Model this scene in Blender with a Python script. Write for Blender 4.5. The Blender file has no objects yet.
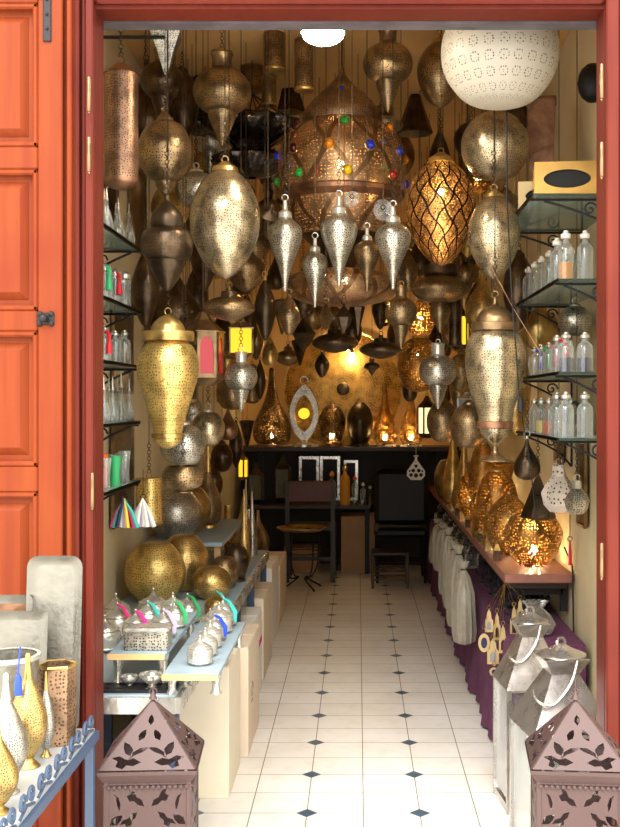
import bpy, math, random
from mathutils import Vector, Matrix
PI = math.pi
random.seed(7)
C = bpy.context.scene.collection
# ------------------------------------------------------------ camera, sky, sun, exposure
F = 1087.0; VX = 358.0; VY = 403.0; EYE = 1.5
sc = bpy.context.scene
cam_d = bpy.data.cameras.new('camera'); cam = bpy.data.objects.new('camera', cam_d); C.objects.link(cam)
cam.location = (0, 0, EYE); cam.rotation_euler = (PI/2, 0, 0)
cam_d.sensor_fit = 'VERTICAL'; cam_d.sensor_height = 24; cam_d.sensor_width = 18
cam_d.lens = F/827*24
cam_d.shift_x = (310-VX)/827; cam_d.shift_y = -(413.5-VY)/827
cam_d.clip_start = 0.05
sc.camera = cam
w = bpy.data.worlds.new('sky'); sc.world = w; w.use_nodes = True
bg = w.node_tree.nodes['Background']; bg.inputs[0].default_value = (1.0, 0.98, 0.95, 1); bg.inputs[1].default_value = 2.3
sd = bpy.data.lights.new('sun', 'SUN'); sun = bpy.data.objects.new('sun', sd); C.objects.link(sun)
sd.energy = 3.8; sd.angle = math.radians(50); sd.color = (1.0, 0.97, 0.92)
sun.rotation_euler = (math.radians(43), 0, math.radians(-9))
sc.view_settings.view_transform = 'Standard'; sc.view_settings.look = 'None'
sc.view_settings.exposure = 0.55; sc.view_settings.gamma = 1.0
sc.view_settings.use_curve_mapping = False

def at(px, py, d): return Vector(((px-VX)*d/F, d, EYE-(py-VY)*d/F))
def dep(y, h): return (EYE-h)*F/(y-VY)       # distance of a point of height h seen on image row y

# ------------------------------------------------------------ materials
def lin(c): return tuple(((v/255)/12.92 if v/255 <= .04045 else ((v/255+.055)/1.055)**2.4) for v in c)+(1,)
class NT:
    def __init__(s, name):
        s.m = bpy.data.materials.new(name); s.m.use_nodes = True; s.t = s.m.node_tree; s.b = s.t.nodes['Principled BSDF']; s.o = s.t.nodes['Material Output']
    def n(s, typ, **k):
        n = s.t.nodes.new(typ)
        for a, v in k.items(): setattr(n, a, v)
        return n
    def l(s, a, b): s.t.links.new(a, b)
    def math(s, op, a, b=None, c=None):
        n = s.n('ShaderNodeMath', operation=op)
        for i, v in enumerate((a, b, c)):
            if v is None: continue
            if isinstance(v, (int, float)): n.inputs[i].default_value = v
            else: s.l(v, n.inputs[i])
        return n.outputs[0]
    def mix(s, f, a, b):
        n = s.n('ShaderNodeMix', data_type='RGBA')
        if isinstance(f, (int, float)): n.inputs[0].default_value = f
        else: s.l(f, n.inputs[0])
        for i, v in ((6, a), (7, b)):
            if isinstance(v, tuple): n.inputs[i].default_value = v
            else: s.l(v, n.inputs[i])
        return n.outputs[2]
    def noise(s, vec, scale, detail=3):
        n = s.n('ShaderNodeTexNoise'); n.inputs['Scale'].default_value = scale; n.inputs['Detail'].default_value = detail
        if vec is not None: s.l(vec, n.inputs['Vector'])
        return n.outputs[0]
    def ramp(s, f, a, b):
        n = s.n('ShaderNodeMapRange'); n.inputs[1].default_value = a; n.inputs[2].default_value = b; s.l(f, n.inputs[0]); return n.outputs[0]
def plain(name, col, rough=.6, metal=0, noise=0, nscale=8, emit=0, bump=0, trans=0, alpha=1):
    t = NT(name); b = t.b; c = lin(col)
    b.inputs['Roughness'].default_value = rough; b.inputs['Metallic'].default_value = metal
    b.inputs['Base Color'].default_value = c
    if noise or bump:
        tc = t.n('ShaderNodeTexCoord'); f = t.noise(tc.outputs['Object'], nscale, 5)
        if noise:
            d = tuple(v*(1-noise) for v in c[:3])+(1,)
            t.l(t.mix(t.ramp(f, .35, .65), d, c), b.inputs['Base Color'])
        if bump:
            bn = t.n('ShaderNodeBump'); bn.inputs['Strength'].default_value = bump; bn.inputs['Distance'].default_value = .01
            t.l(f, bn.inputs['Height']); t.l(bn.outputs[0], b.inputs['Normal'])
    if emit:
        b.inputs['Emission Color'].default_value = c; b.inputs['Emission Strength'].default_value = emit
    if trans: b.inputs['Transmission Weight'].default_value = trans
    if alpha < 1: b.inputs['Alpha'].default_value = alpha
    return t.m
def glassy(name, col, a=.35):
    # thin clear glass: mostly see-through, with a glossy surface
    t = NT(name); tr = t.n('ShaderNodeBsdfTransparent'); tr.inputs[0].default_value = lin(col)
    gl = t.n('ShaderNodeBsdfGlossy'); gl.inputs['Roughness'].default_value = .12; gl.inputs[0].default_value = (.95, .97, 1, 1)
    df = t.n('ShaderNodeBsdfDiffuse'); df.inputs[0].default_value = lin(col)
    m1 = t.n('ShaderNodeMixShader'); m1.inputs[0].default_value = .45; t.l(gl.outputs[0], m1.inputs[1]); t.l(df.outputs[0], m1.inputs[2])
    lw = t.n('ShaderNodeLayerWeight'); lw.inputs[0].default_value = a
    m2 = t.n('ShaderNodeMixShader'); t.l(t.math('ADD', t.math('MULTIPLY', lw.outputs['Facing'], .8), a*.35), m2.inputs[0])
    t.l(tr.outputs[0], m2.inputs[1]); t.l(m1.outputs[0], m2.inputs[2]); t.l(m2.outputs[0], t.o.inputs[0])
    return t.m
def metal(name, col, rough=.32, holes=0, size=.27, lit=False, net=0, rnd=.55, tarnish=.45, dark=(30, 22, 14), hammered=.3, met=.88):
    t = NT(name); b = t.b; c = lin(col); tc = t.n('ShaderNodeTexCoord')
    f = t.noise(tc.outputs['Object'], 13, 7)
    d = tuple(v*(1-min(.85, tarnish*1.35)) for v in c[:3])+(1,)
    col_out = t.mix(t.ramp(f, .35, .62), d, c)
    b.inputs['Metallic'].default_value = met
    t.l(t.math('ADD', t.math('MULTIPLY', f, .34), rough-.17), b.inputs['Roughness'])
    if hammered:
        bn = t.n('ShaderNodeBump'); bn.inputs['Strength'].default_value = hammered; bn.inputs['Distance'].default_value = .006
        t.l(t.noise(tc.outputs['Object'], 38, 2), bn.inputs['Height']); t.l(bn.outputs[0], b.inputs['Normal'])
    if holes:
        v = t.n('ShaderNodeTexVoronoi', voronoi_dimensions='2D'); v.inputs['Scale'].default_value = holes; v.inputs['Randomness'].default_value = rnd
        t.l(tc.outputs['UV'], v.inputs['Vector'])
        h = t.math('LESS_THAN', v.outputs['Distance'], size)
        # rosettes: the holes leave out rings and lobes of a large repeat
        v2 = t.n('ShaderNodeTexVoronoi', voronoi_dimensions='2D'); v2.inputs['Scale'].default_value = net or holes/9; v2.inputs['Randomness'].default_value = .0 if net else .5
        t.l(tc.outputs['UV'], v2.inputs['Vector'])
        if net:
            # tall lozenge lattice with gently waved ribs
            sp = t.n('ShaderNodeSeparateXYZ'); t.l(tc.outputs['UV'], sp.inputs[0])
            U = t.math('MULTIPLY', sp.outputs[0], net); V_ = t.math('MULTIPLY', sp.outputs[1], net*.62)
            wv = t.math('MULTIPLY', t.math('SINE', t.math('MULTIPLY', V_, 2*PI)), .09)
            e1 = t.math('ABSOLUTE', t.math('SUBTRACT', t.math('FRACT', t.math('ADD', t.math('ADD', U, V_), wv)), .5))
            e2 = t.math('ABSOLUTE', t.math('SUBTRACT', t.math('FRACT', t.math('ADD', t.math('SUBTRACT', U, V_), t.math('ADD', wv, 30))), .5))
            keep = t.math('GREATER_THAN', t.math('MINIMUM', e1, e2), .062)
            h = t.math('MULTIPLY', h, keep)
            col_out = t.mix(keep, lin(dark), col_out)
        else:
            band = t.math('ABSOLUTE', t.math('SUBTRACT', v2.outputs['Distance'], .36))
            h = t.math('MULTIPLY', h, t.math('GREATER_THAN', band, .045))
        if lit:
            tr = t.n('ShaderNodeBsdfTransparent'); mx = t.n('ShaderNodeMixShader')
            t.l(h, mx.inputs[0]); t.l(b.outputs[0], mx.inputs[1]); t.l(tr.outputs[0], mx.inputs[2]); t.l(mx.outputs[0], t.o.inputs[0])
        else:
            col_out = t.mix(h, col_out, lin(dark))
            t.l(t.math('SUBTRACT', met, t.math('MULTIPLY', h, met)), b.inputs['Metallic'])
    t.l(col_out, b.inputs['Base Color'])
    return t.m
M = {}
M['brass'] = metal('polished_brass', (222, 186, 112))
M['bronze'] = metal('bronze', (158, 130, 94), .36)
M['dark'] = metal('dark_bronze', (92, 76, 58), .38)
M['silver'] = metal('tarnished_silver', (226, 222, 210), .28, tarnish=.2, met=.7)
M['copper'] = metal('copper', (172, 128, 98), .4)
M['brass_h'] = metal('pierced_brass', (224, 188, 116), .36, 105, .25, dark=(78, 52, 24))
M['gold_h'] = metal('pierced_bright_brass', (240, 206, 122), .36, 82, .24, tarnish=.35, met=.8, dark=(110, 78, 32))
M['bronze_h'] = metal('pierced_bronze', (168, 140, 100), .36, 88, .25, dark=(48, 36, 24))
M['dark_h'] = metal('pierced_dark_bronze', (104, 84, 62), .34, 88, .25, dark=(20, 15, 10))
M['silver_h'] = metal('pierced_silver', (208, 202, 186), .33, 105, .28, dark=(48, 42, 34), tarnish=.3)
M['silver_f'] = metal('pierced_silver_net', (206, 188, 152), .3, 95, .23, dark=(66, 54, 38), tarnish=.45)
M['engraved'] = metal('engraved_silver', (142, 138, 126), .42, 230, .3, dark=(128, 124, 114), tarnish=.15)
M['fine_gold'] = metal('fine_pierced_brass', (200, 172, 108), .38, 150, .27, dark=(92, 64, 28), tarnish=.25)
M['fine_silver'] = metal('fine_pierced_silver', (186, 182, 172), .36, 165, .27, dark=(86, 80, 70), tarnish=.2)
M['fine_copper'] = metal('fine_pierced_copper_brown', (186, 150, 116), .42, 95, .28, dark=(70, 48, 34))
M['copper_h'] = metal('pierced_copper', (178, 138, 108), .42, 110, .26, dark=(56, 38, 28))
M['lit_h'] = metal('lit_pierced_brass', (178, 132, 68), .4, 58, .26, lit=True)
M['lit_dark'] = metal('lit_dark_pierced_brass', (112, 86, 54), .4, 42, .27, lit=True)
M['pale_sheet'] = metal('pale_pierced_sheet', (214, 200, 186), .45, 42, .2, dark=(70, 58, 48), tarnish=.15, met=.15)
M['lit_fine'] = metal('lit_fine_pierced_brass', (172, 130, 72), .38, 64, .28, lit=True)
M['lit_net'] = metal('lit_arabesque_brass', (206, 156, 92), .4, 100, .34, lit=True, net=13.7, dark=(52, 36, 24))
def whiteglobe():
    t = NT('cream_enamel_with_star_holes'); tc = t.n('ShaderNodeTexCoord'); uv = tc.outputs['UV']
    v = t.n('ShaderNodeTexVoronoi', voronoi_dimensions='2D'); v.inputs['Scale'].default_value = 19; v.inputs['Randomness'].default_value = 0
    t.l(uv, v.inputs['Vector'])
    ring = t.math('LESS_THAN', t.math('ABSOLUTE', t.math('SUBTRACT', v.outputs['Distance'], .3)), .055)
    v2 = t.n('ShaderNodeTexVoronoi', voronoi_dimensions='2D'); v2.inputs['Scale'].default_value = 110; v2.inputs['Randomness'].default_value = .2
    t.l(uv, v2.inputs['Vector']); dots = t.math('LESS_THAN', v2.outputs['Distance'], .33)
    sp = t.n('ShaderNodeSeparateXYZ'); t.l(uv, sp.inputs[0])
    gx = t.math('ABSOLUTE', t.math('SUBTRACT', t.math('FRACT', t.math('MULTIPLY', sp.outputs[0], 19)), .0))
    rib = t.math('LESS_THAN', gx, .07)
    low = t.math('LESS_THAN', sp.outputs[1], .50)
    h = t.math('MULTIPLY', t.math('MULTIPLY', t.math('MAXIMUM', ring, t.math('LESS_THAN', v.outputs['Distance'], .08)), dots), low)
    c = t.mix(h, lin((188, 180, 164)), lin((84, 74, 60))); c = t.mix(t.math('MULTIPLY', rib, .35), c, lin((190, 178, 152)))
    t.l(c, t.b.inputs['Base Color']); t.b.inputs['Roughness'].default_value = .45; return t.m
M['white_h'] = whiteglobe()
M['iron'] = plain('black_iron', (32, 30, 32), .5, .3)
M['blue_iron'] = plain('slate_blue_painted_iron', (62, 80, 105), .5)
M['glass'] = glassy('clear_glass', (232, 236, 232))
M['shelf_glass'] = glassy('green_tinted_shelf_glass', (165, 188, 176), .45)
def bulbmat(name, col, s):
    t = NT(name); e = t.n('ShaderNodeEmission'); e.inputs[0].default_value = lin(col); e.inputs[1].default_value = s
    t.l(e.outputs[0], t.o.inputs[0]); return t.m
M['bulb'] = bulbmat('warm_bulb', (255, 224, 165), 360)
M['bulb_dim'] = bulbmat('warm_bulb_dim', (255, 220, 155), 140)
M['lamp_white'] = bulbmat('white_lamp', (255, 240, 215), 100)
M['yellow_glow'] = bulbmat('lit_yellow_glass', (255, 198, 50), 1.1)
M['cream_glow'] = bulbmat('lit_cream_glass', (255, 222, 150), 1.4)
M['red_glow'] = plain('red_glass', (190, 8, 32), .15, emit=.25)
M['black'] = plain('black_plastic', (8, 8, 9), .6)
M['dark_wood'] = plain('dark_wood', (52, 36, 26), .5, noise=.3)
M['ply'] = plain('pale_wood', (222, 178, 120), .6, noise=.15)
M['mdf'] = plain('grey_blue_board', (150, 168, 178), .45, noise=.1)
M['card'] = plain('beige_cardboard', (226, 208, 182), .8, noise=.05)
M['card_brown'] = plain('brown_cardboard', (180, 140, 100), .8, noise=.1)
M['plaster'] = plain('cream_plaster', (222, 205, 165), .9, noise=.12, nscale=3, bump=.2)
M['tan'] = plain('tan_plaster', (214, 170, 108), .9, noise=.15, nscale=2)
M['purple'] = plain('purple_cloth', (98, 48, 82), .9, noise=.3, nscale=20)
M['tulle'] = plain('white_tulle', (178, 170, 150), .8, alpha=.62, noise=.15, nscale=25)
M['pink_metal'] = plain('dusty_pink_painted_metal', (84, 63, 60), .5, .15, noise=.12, nscale=5)
M['steel'] = metal('brushed_steel', (205, 200, 195), .28, tarnish=.12, hammered=.03)
for n_, c_ in dict(red=(200, 25, 40), blue=(35, 70, 190), pink=(235, 50, 140), green=(50, 170, 100), orange=(225, 95, 30), navy=(25, 30, 70), white=(235, 230, 220), teal=(60, 180, 170), amber=(225, 150, 30), wine=(120, 30, 35), paper=(240, 236, 226), grey=(130, 132, 135), yellow=(230, 200, 60), lilac=(190, 170, 205)).items():
    M[n_] = plain(n_+'_colour', c_, .55)
for n_, c_ in dict(gem_blue=(30, 50, 190), gem_green=(40, 160, 60), gem_red=(190, 20, 30), gem_orange=(240, 140, 20), gem_yellow=(245, 200, 10), gem_wine=(70, 15, 20)).items():
    M[n_] = plain(n_+'_glass', c_, .12)
M['dark_paint'] = plain('dark_brown_wall_dimming', (52, 42, 36), .7, noise=.2)
def woodmat(name, c1, c2, c3):
    t = NT(name); tc = t.n('ShaderNodeTexCoord'); mp = t.n('ShaderNodeMapping'); mp.inputs['Scale'].default_value = (22, 22, 1.2)
    t.l(tc.outputs['Object'], mp.inputs[0]); f = t.noise(mp.outputs[0], 1.5, 6)
    g = t.noise(tc.outputs['Object'], 3, 2)
    col = t.mix(t.ramp(f, .3, .7), lin(c1), lin(c2)); col = t.mix(t.ramp(g, .45, .75), col, lin(c3))
    v = t.n('ShaderNodeTexVoronoi'); v.inputs['Scale'].default_value = 3.3
    m2 = t.n('ShaderNodeMapping'); m2.inputs['Scale'].default_value = (1, 1, .55); t.l(tc.outputs['Object'], m2.inputs[0]); t.l(m2.outputs[0], v.inputs['Vector'])
    col = t.mix(t.math('LESS_THAN', v.outputs['Distance'], .05), col, lin((120, 45, 35)))
    t.l(col, t.b.inputs['Base Color']); t.b.inputs['Roughness'].default_value = .55; t.b.inputs['Specular IOR Level'].default_value = .2
    bn = t.n('ShaderNodeBump'); bn.inputs['Strength'].default_value = .15; bn.inputs['Distance'].default_value = .004; t.l(f, bn.inputs['Height']); t.l(bn.outputs[0], t.b.inputs['Normal'])
    return t.m
M['door_wood'] = woodmat('orange_red_painted_wood', (116, 44, 14), (130, 56, 18), (112, 36, 14))
M['frame_wood'] = woodmat('red_painted_wood', (94, 31, 20), (106, 40, 25), (88, 28, 20))
M['lintel'] = plain('weathered_grey_lintel', (98, 90, 94), .7, noise=.45, nscale=9)
def floormat():
    t = NT('white_tiles_with_diamonds'); tc = t.n('ShaderNodeTexCoord'); sp = t.n('ShaderNodeSeparateXYZ'); t.l(tc.outputs['Object'], sp.inputs[0])
    S = .4134; X0 = -.187; Y0 = 3.977
    def cell(o, o0, s): return t.math('ABSOLUTE', t.math('SUBTRACT', t.math('FRACT', t.math('ADD', t.math('DIVIDE', t.math('SUBTRACT', o, o0), s), 50.5)), .5))
    gx = cell(sp.outputs[0], X0, S/2); gy = cell(sp.outputs[1], Y0, S/2)
    gr = t.math('LESS_THAN', t.math('MINIMUM', gx, gy), .009)
    di = t.math('LESS_THAN', t.math('ADD', cell(sp.outputs[0], X0, S), cell(sp.outputs[1], Y0, S)), .098)
    n1 = t.noise(tc.outputs['Object'], 2.2, 4); n2 = t.noise(tc.outputs['Object'], 14, 3)
    base = t.mix(t.ramp(n1, .3, .7), lin((228, 222, 212)), lin((243, 240, 235)))
    base = t.mix(t.math('MULTIPLY', t.ramp(n2, .5, .8), .25), base, lin((200, 180, 150)))
    c = t.mix(gr, base, lin((120, 100, 84))); c = t.mix(di, c, lin((62, 84, 100)))
    t.l(c, t.b.inputs['Base Color']); t.b.inputs['Roughness'].default_value = .38
    return t.m
M['floor'] = floormat()

# ------------------------------------------------------------ geometry helpers
def spline(p, k=5):
    out = []
    for i in range(len(p)-1):
        p0 = p[max(i-1, 0)]; p1 = p[i]; p2 = p[i+1]; p3 = p[min(i+2, len(p)-1)]
        for j in range(k):
            t = j/k
            out.append(tuple(.5*((2*b)+(-a+c)*t+(2*a-5*b+4*c-d)*t*t+(-a+3*b-3*c+d)*t**3) for a, b, c, d in zip(p0, p1, p2, p3)))
    out.append(tuple(p[-1])); return out
class MB:
    def __init__(s): s.v = []; s.f = []; s.uv = []
    def add(s, vs, fs, uvs=None, m=None):
        o = len(s.v); s.v += [tuple(m @ Vector(v)) if m else tuple(v) for v in vs]
        for i, f in enumerate(fs):
            s.f.append(tuple(o+k for k in f)); s.uv.append(uvs[i] if uvs else [(vs[k][0]+vs[k][1], vs[k][2]) for k in f])
        return s
    def box(s, c, d, m=None, bev=0):
        x, y, z = c; a, b, e = d[0]/2, d[1]/2, d[2]/2
        if bev:
            q = min(bev, a*.9, b*.9, e*.9)
            V = []
            for zz, k in ((z-e, q), (z-e+q, 0), (z+e-q, 0), (z+e, q)):
                A, B = a-k, b-k
                V += [(x-A+q, y-B, zz), (x+A-q, y-B, zz), (x+A, y-B+q, zz), (x+A, y+B-q, zz), (x+A-q, y+B, zz), (x-A+q, y+B, zz), (x-A, y+B-q, zz), (x-A, y-B+q, zz)]
            Fc = [tuple(range(7, -1, -1)), tuple(range(24, 32))]
            for r in range(3):
                for i in range(8): j = (i+1) % 8; Fc.append((r*8+i, r*8+j, r*8+8+j, r*8+8+i))
            return s.add(V, Fc, m=m)
        V = [(x+i*a, y+j*b, z+k*e) for k in (-1, 1) for i, j in ((-1, -1), (1, -1), (1, 1), (-1, 1))]
        return s.add(V, [(3, 2, 1, 0), (4, 5, 6, 7), (0, 1, 5, 4), (1, 2, 6, 5), (2, 3, 7, 6), (3, 0, 4, 7)], m=m)
    def lathe(s, prof, seg=32, c=(0, 0, 0), rib=0, nrib=0, rot=0, m=None, sx=1, sy=1):
        V = []; Fc = []; U = []; R = max(p[0] for p in prof); cu = 2*PI*R; L = [0]
        for a, b in zip(prof, prof[1:]): L.append(L[-1]+math.dist(a, b))
        for r, z in prof:
            for i in range(seg):
                a = 2*PI*i/seg+rot; q = r*(1+rib*math.cos(a*nrib)) if rib else r
                V.append((c[0]+q*math.cos(a)*sx, c[1]+q*math.sin(a)*sy, c[2]+z))
        for k in range(len(prof)-1):
            for i in range(seg):
                j = (i+1) % seg; u0 = cu*i/seg; u1 = cu*(i+1)/seg
                Fc.append((k*seg+i, k*seg+j, (k+1)*seg+j, (k+1)*seg+i)); U.append([(u0, L[k]), (u1, L[k]), (u1, L[k+1]), (u0, L[k+1])])
        return s.add(V, Fc, U, m)
    def tube(s, pts, r, seg=6, closed=False):
        pts = [Vector(p) for p in pts]; n = len(pts); V = []; Fc = []
        for i, p in enumerate(pts):
            if closed: t = pts[(i+1) % n]-pts[i-1]
            else: t = pts[min(i+1, n-1)]-pts[max(i-1, 0)]
            if t.length < 1e-9: t = Vector((0, 0, 1))
            t.normalize(); a = Vector((0, 0, 1)) if abs(t.z) < .9 else Vector((1, 0, 0))
            if i and not closed: a = last
            u = t.cross(a).normalized(); w_ = u.cross(t); last = w_
            rr = r[i] if isinstance(r, (list, tuple)) else r
            for k in range(seg):
                g = 2*PI*k/seg; V.append(p+u*math.cos(g)*rr+w_*math.sin(g)*rr)
        for i in range(n if closed else n-1):
            for k in range(seg):
                l = (k+1) % seg; i2 = (i+1) % n; Fc.append((i*seg+k, i*seg+l, i2*seg+l, i2*seg+k))
        if not closed: Fc += [tuple(range(seg-1, -1, -1)), tuple(range((n-1)*seg, n*seg))]
        return s.add(V, Fc)
    def ring(s, c, R, r, axis='y', seg=14, a0=0, a1=2*PI):
        full = abs(a1-a0-2*PI) < 1e-6; P = []
        for i in range(seg if full else seg+1):
            a = a0+(a1-a0)*i/seg; u, v = R*math.cos(a), R*math.sin(a)
            P.append(Vector(c)+Vector({'y': (u, 0, v), 'x': (0, u, v), 'z': (u, v, 0)}[axis]))
        return s.tube(P, r, 5, full)
    def sphere(s, c, r, seg=12, sx=1, sy=1, sz=1):
        return s.lathe([(r*math.sin(PI*i/8)*1.0, -r*sz*math.cos(PI*i/8)) for i in range(9)], seg, c, sx=sx, sy=sy)
    def cut(s, outer, holes, th, m=None):
        # flat sheet with real cut-outs, extruded to its thickness (sheet in local xz plane)
        cu = bpy.data.curves.new('sheet', 'CURVE'); cu.dimensions = '2D'; cu.fill_mode = 'BOTH'; cu.extrude = th/2
        for poly in [outer]+holes:
            sp = cu.splines.new('POLY'); sp.points.add(len(poly)-1); sp.use_cyclic_u = True
            for q, p in zip(sp.points, poly): q.co = (p[0], p[1], 0, 1)
        ob = bpy.data.objects.new('sheet', cu); me = bpy.data.meshes.new_from_object(ob)
        R = Matrix.Rotation(PI/2, 4, 'X'); mm = (m or Matrix.Identity(4)) @ R
        s.add([mm @ v.co for v in me.vertices], [tuple(p.vertices) for p in me.polygons])
        bpy.data.objects.remove(ob); bpy.data.curves.remove(cu); bpy.data.meshes.remove(me); return s
    def build(s, name, mat, parent=None, smooth=True, loc=None, label=None):
        me = bpy.data.meshes.new(name); me.from_pydata(s.v, [], s.f)
        ul = me.uv_layers.new(name='UVMap'); fl = [c for f in s.uv for uv in f for c in uv]
        if len(fl) == 2*len(me.loops): ul.data.foreach_set('uv', fl)
        me.materials.append(M[mat] if isinstance(mat, str) else mat)
        me.polygons.foreach_set('use_smooth', [smooth]*len(me.polygons))
        if smooth: me.set_sharp_from_angle(angle=math.radians(38))
        me.validate()
        o = bpy.data.objects.new(name, me); C.objects.link(o)
        if parent: o.parent = parent
        if loc is not None: o.location = loc
        if label: o['label'] = label
        return o
def thing(name, loc, label, cat, group=None, rz=0):
    o = bpy.data.objects.new(name, None); o.empty_display_size = .05; C.objects.link(o)
    o.location = loc; o.rotation_euler = (0, 0, rz); o['label'] = label; o['category'] = cat
    if group: o['group'] = group
    return o
def tag(o, label, cat, group=None):
    o['label'] = label; o['category'] = cat
    if group: o['group'] = group
    return o
def struct(o): o['kind'] = 'structure'; return o
def TR(x=0, y=0, z=0): return Matrix.Translation((x, y, z))
def RZ(a): return Matrix.Rotation(a, 4, 'Z')
def RX(a): return Matrix.Rotation(a, 4, 'X')
def RY(a): return Matrix.Rotation(a, 4, 'Y')

# ------------------------------------------------------------ the setting
WL, WR, YB, YF, CH = -1.1, .97, 10.2, 3.3, 3.2       # side walls, back wall, inner face of the front, ceiling height
struct(MB().box((0, 4, -.05), (8, 14, .1)).build('floor', 'floor', smooth=False))
struct(MB().box((-.065, 6.75, CH+.05), (2.4, 7.2, .1)).build('ceiling', 'tan', smooth=False))
struct(MB().box((WL-.05, 6.8, 1.6), (.1, 7.2, 3.2)).build('wall_left', 'plaster', smooth=False))
struct(MB().box((WR+.05, 6.8, 1.6), (.1, 7.2, 3.2)).build('wall_right', 'plaster', smooth=False))
struct(MB().box((-.065, YB+.05, 1.6), (2.4, .1, 3.2)).build('wall_back', 'tan', smooth=False))
# opening seen between the jambs
xl, xr, zt = at(103.5, 0, 3.3).x, at(596.5, 0, 3.3).x, at(0, 21, 3.3).z
b = MB()
b.box(((-3+xl-.16)/2, 3.26, 1.9), (xl-.16+3, .08, 3.8)).box(((3+xr+.16)/2, 3.26, 1.9), (3-xr-.16, .08, 3.8)).box(((xl+xr)/2, 3.26, (zt+.16+3.8)/2), (xr-xl+.32, .08, 3.8-zt-.16))
struct(b.build('wall_front', 'plaster', smooth=False))
struct(MB().box((-.065, YB-.012, .53), (2.06, .024, 1.06)).build('trim_5', M['dark_paint'], smooth=False))  # dark sheet added over the lower back wall to make it dimmer under the shelf
# red door frame with stepped mouldings
def moulded(x0, x1, side):
    m = MB(); W = x1-x0
    m.box(((x0+x1)/2, 3.25, 1.85), (W, .1, 3.7))
    for k, (a, b_, p) in enumerate(((.0, .25, .03), (.25, .40, .012), (.40, .85, .035), (.85, 1., .005))):
        if side > 0: a, b_ = 1-b_, 1-a
        m.box((x0+W*(a+b_)/2, 3.2-p/2, 1.85), (W*(b_-a)*.94, p, 3.7), bev=.004)
    return m
struct(moulded(xl-.1, xl, 1).build('door_1_frame_left', 'frame_wood', smooth=False))
struct(moulded(xr, xr+.16, -1).build('door_1_frame_right', 'frame_wood', smooth=False))
m = MB().box(((xl+xr)/2, 3.25, zt+.5), (xr-xl, .1, 1.0)).box(((xl+xr)/2, 3.19, zt+.035), (xr-xl, .03, .05), bev=.008).box(((xl+xr)/2, 3.185, zt+.11), (xr-xl, .05, .05), bev=.01)
struct(m.build('door_1_frame_top', 'frame_wood', smooth=False))
for o in list(C.objects):
    if o.name.startswith('door_1_frame'): o.name = {'left': 'trim_1', 'right': 'trim_2', 'top': 'trim_3'}[o.name.split('_')[-1]]
struct(MB().box(((xl+xr)/2, 3.34, at(0, 30, 3.37).z+.03), (xr-xl+.3, .06, .06)).box((-.08, 3.34, 2.98), (2.0, .06, .5)).build('trim_4', 'lintel', smooth=False))
# folded-back door leaf, panelled
def leaf():
    t = bpy.data.objects.new('door_1', None); C.objects.link(t); t['kind'] = 'structure'
    t.location = (0, 0, 0)
    d = 3.17; f = lambda x: at(x, 0, d).x; g = lambda y: at(0, y, d).z
    m = MB(); y0 = 3.145
    m.box(((f(-70)+f(67))/2, y0+.025, 1.75), (f(67)-f(-70), .03, 3.3))
    m.box(((f(42)+f(66))/2, y0, 1.75), (f(66)-f(42), .035, 3.3), bev=.004)
    m.box(((f(70)+f(74))/2, y0+.01, 1.75), (f(74)-f(69), .045, 3.3), bev=.004)
    m.box((f(-52), y0, 1.75), (f(-45)-f(-70), .035, 3.3), bev=.004)
    rails = [(-40, 8), (150, 172), (312, 332), (466, 491), (690, 715), (800, 827)]
    for a, b_ in rails: m.box(((f(-50)+f(42))/2, y0, (g(a)+g(b_))/2), (f(42)-f(-50), .034, abs(g(a)-g(b_))), bev=.004)
    m.build('stile_frame', 'door_wood', t, False)
    for (a, b_) in zip(rails, rails[1:]):
        za, zb = g(a[1]), g(b_[0])
        x0, x1 = f(-45), f(42)
        p = MB(); q = .03; r_ = .055
        V = [(x0+q, y0+.012, zb+q), (x1-q, y0+.012, zb+q), (x1-q, y0+.012, za-q), (x0+q, y0+.012, za-q)]
        W = [(x0+r_, y0-.006, zb+r_), (x1-r_, y0-.006, zb+r_), (x1-r_, y0-.006, za-r_), (x0+r_, y0-.006, za-r_)]
        p.add(V+W, [(4, 5, 6, 7), (0, 1, 5, 4), (1, 2, 6, 5), (2, 3, 7, 6), (3, 0, 4, 7), (3, 2, 1, 0)])
        p.build('panel', 'door_wood', t, False)
        p = MB()
        for c_, s_ in (((x0+x1)/2, 1),):
            p.box((c_, y0-.002, za-.008), (x1-x0, .03, .016), bev=.005).box((c_, y0-.002, zb+.008), (x1-x0, .03, .016), bev=.005)
            p.box((x1-.008, y0-.002, (za+zb)/2), (.016, .03, za-zb), bev=.005)
        p.build('moulding', 'door_wood', t, False)
    h = MB(); h.box((f(54), y0-.02, g(-20)), (.026, .006, .13)); h.box((f(30), y0-.02, g(-1)), (.14, .006, .024)); h.box((f(51.5), y0-.02, g(16)), (.024, .006, .20*.9), bev=.003)
    for yy in (5, 20, 34): h.sphere((f(51.5), y0-.024, g(yy)), .005, 8)
    h.build('strap_hinge', 'iron', t, False)
    l = MB(); c = (f(50), y0-.02, g(320))
    l.box(c, (.05, .006, .035), bev=.002)
    for i in range(4): a = PI/4+i*PI/2; l.sphere((c[0]+.023*math.cos(a), c[1], c[2]+.019*math.sin(a)), .009, 8)
    l.lathe([(0, -.02), (.009, -.02), (.011, 0), (.011, .006)], 12, m=TR(*c) @ RX(-PI/2)); l.sphere((c[0], c[1]-.024, c[2]), .012, 10)
    l.build('latch', 'iron', t)
leaf()
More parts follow.
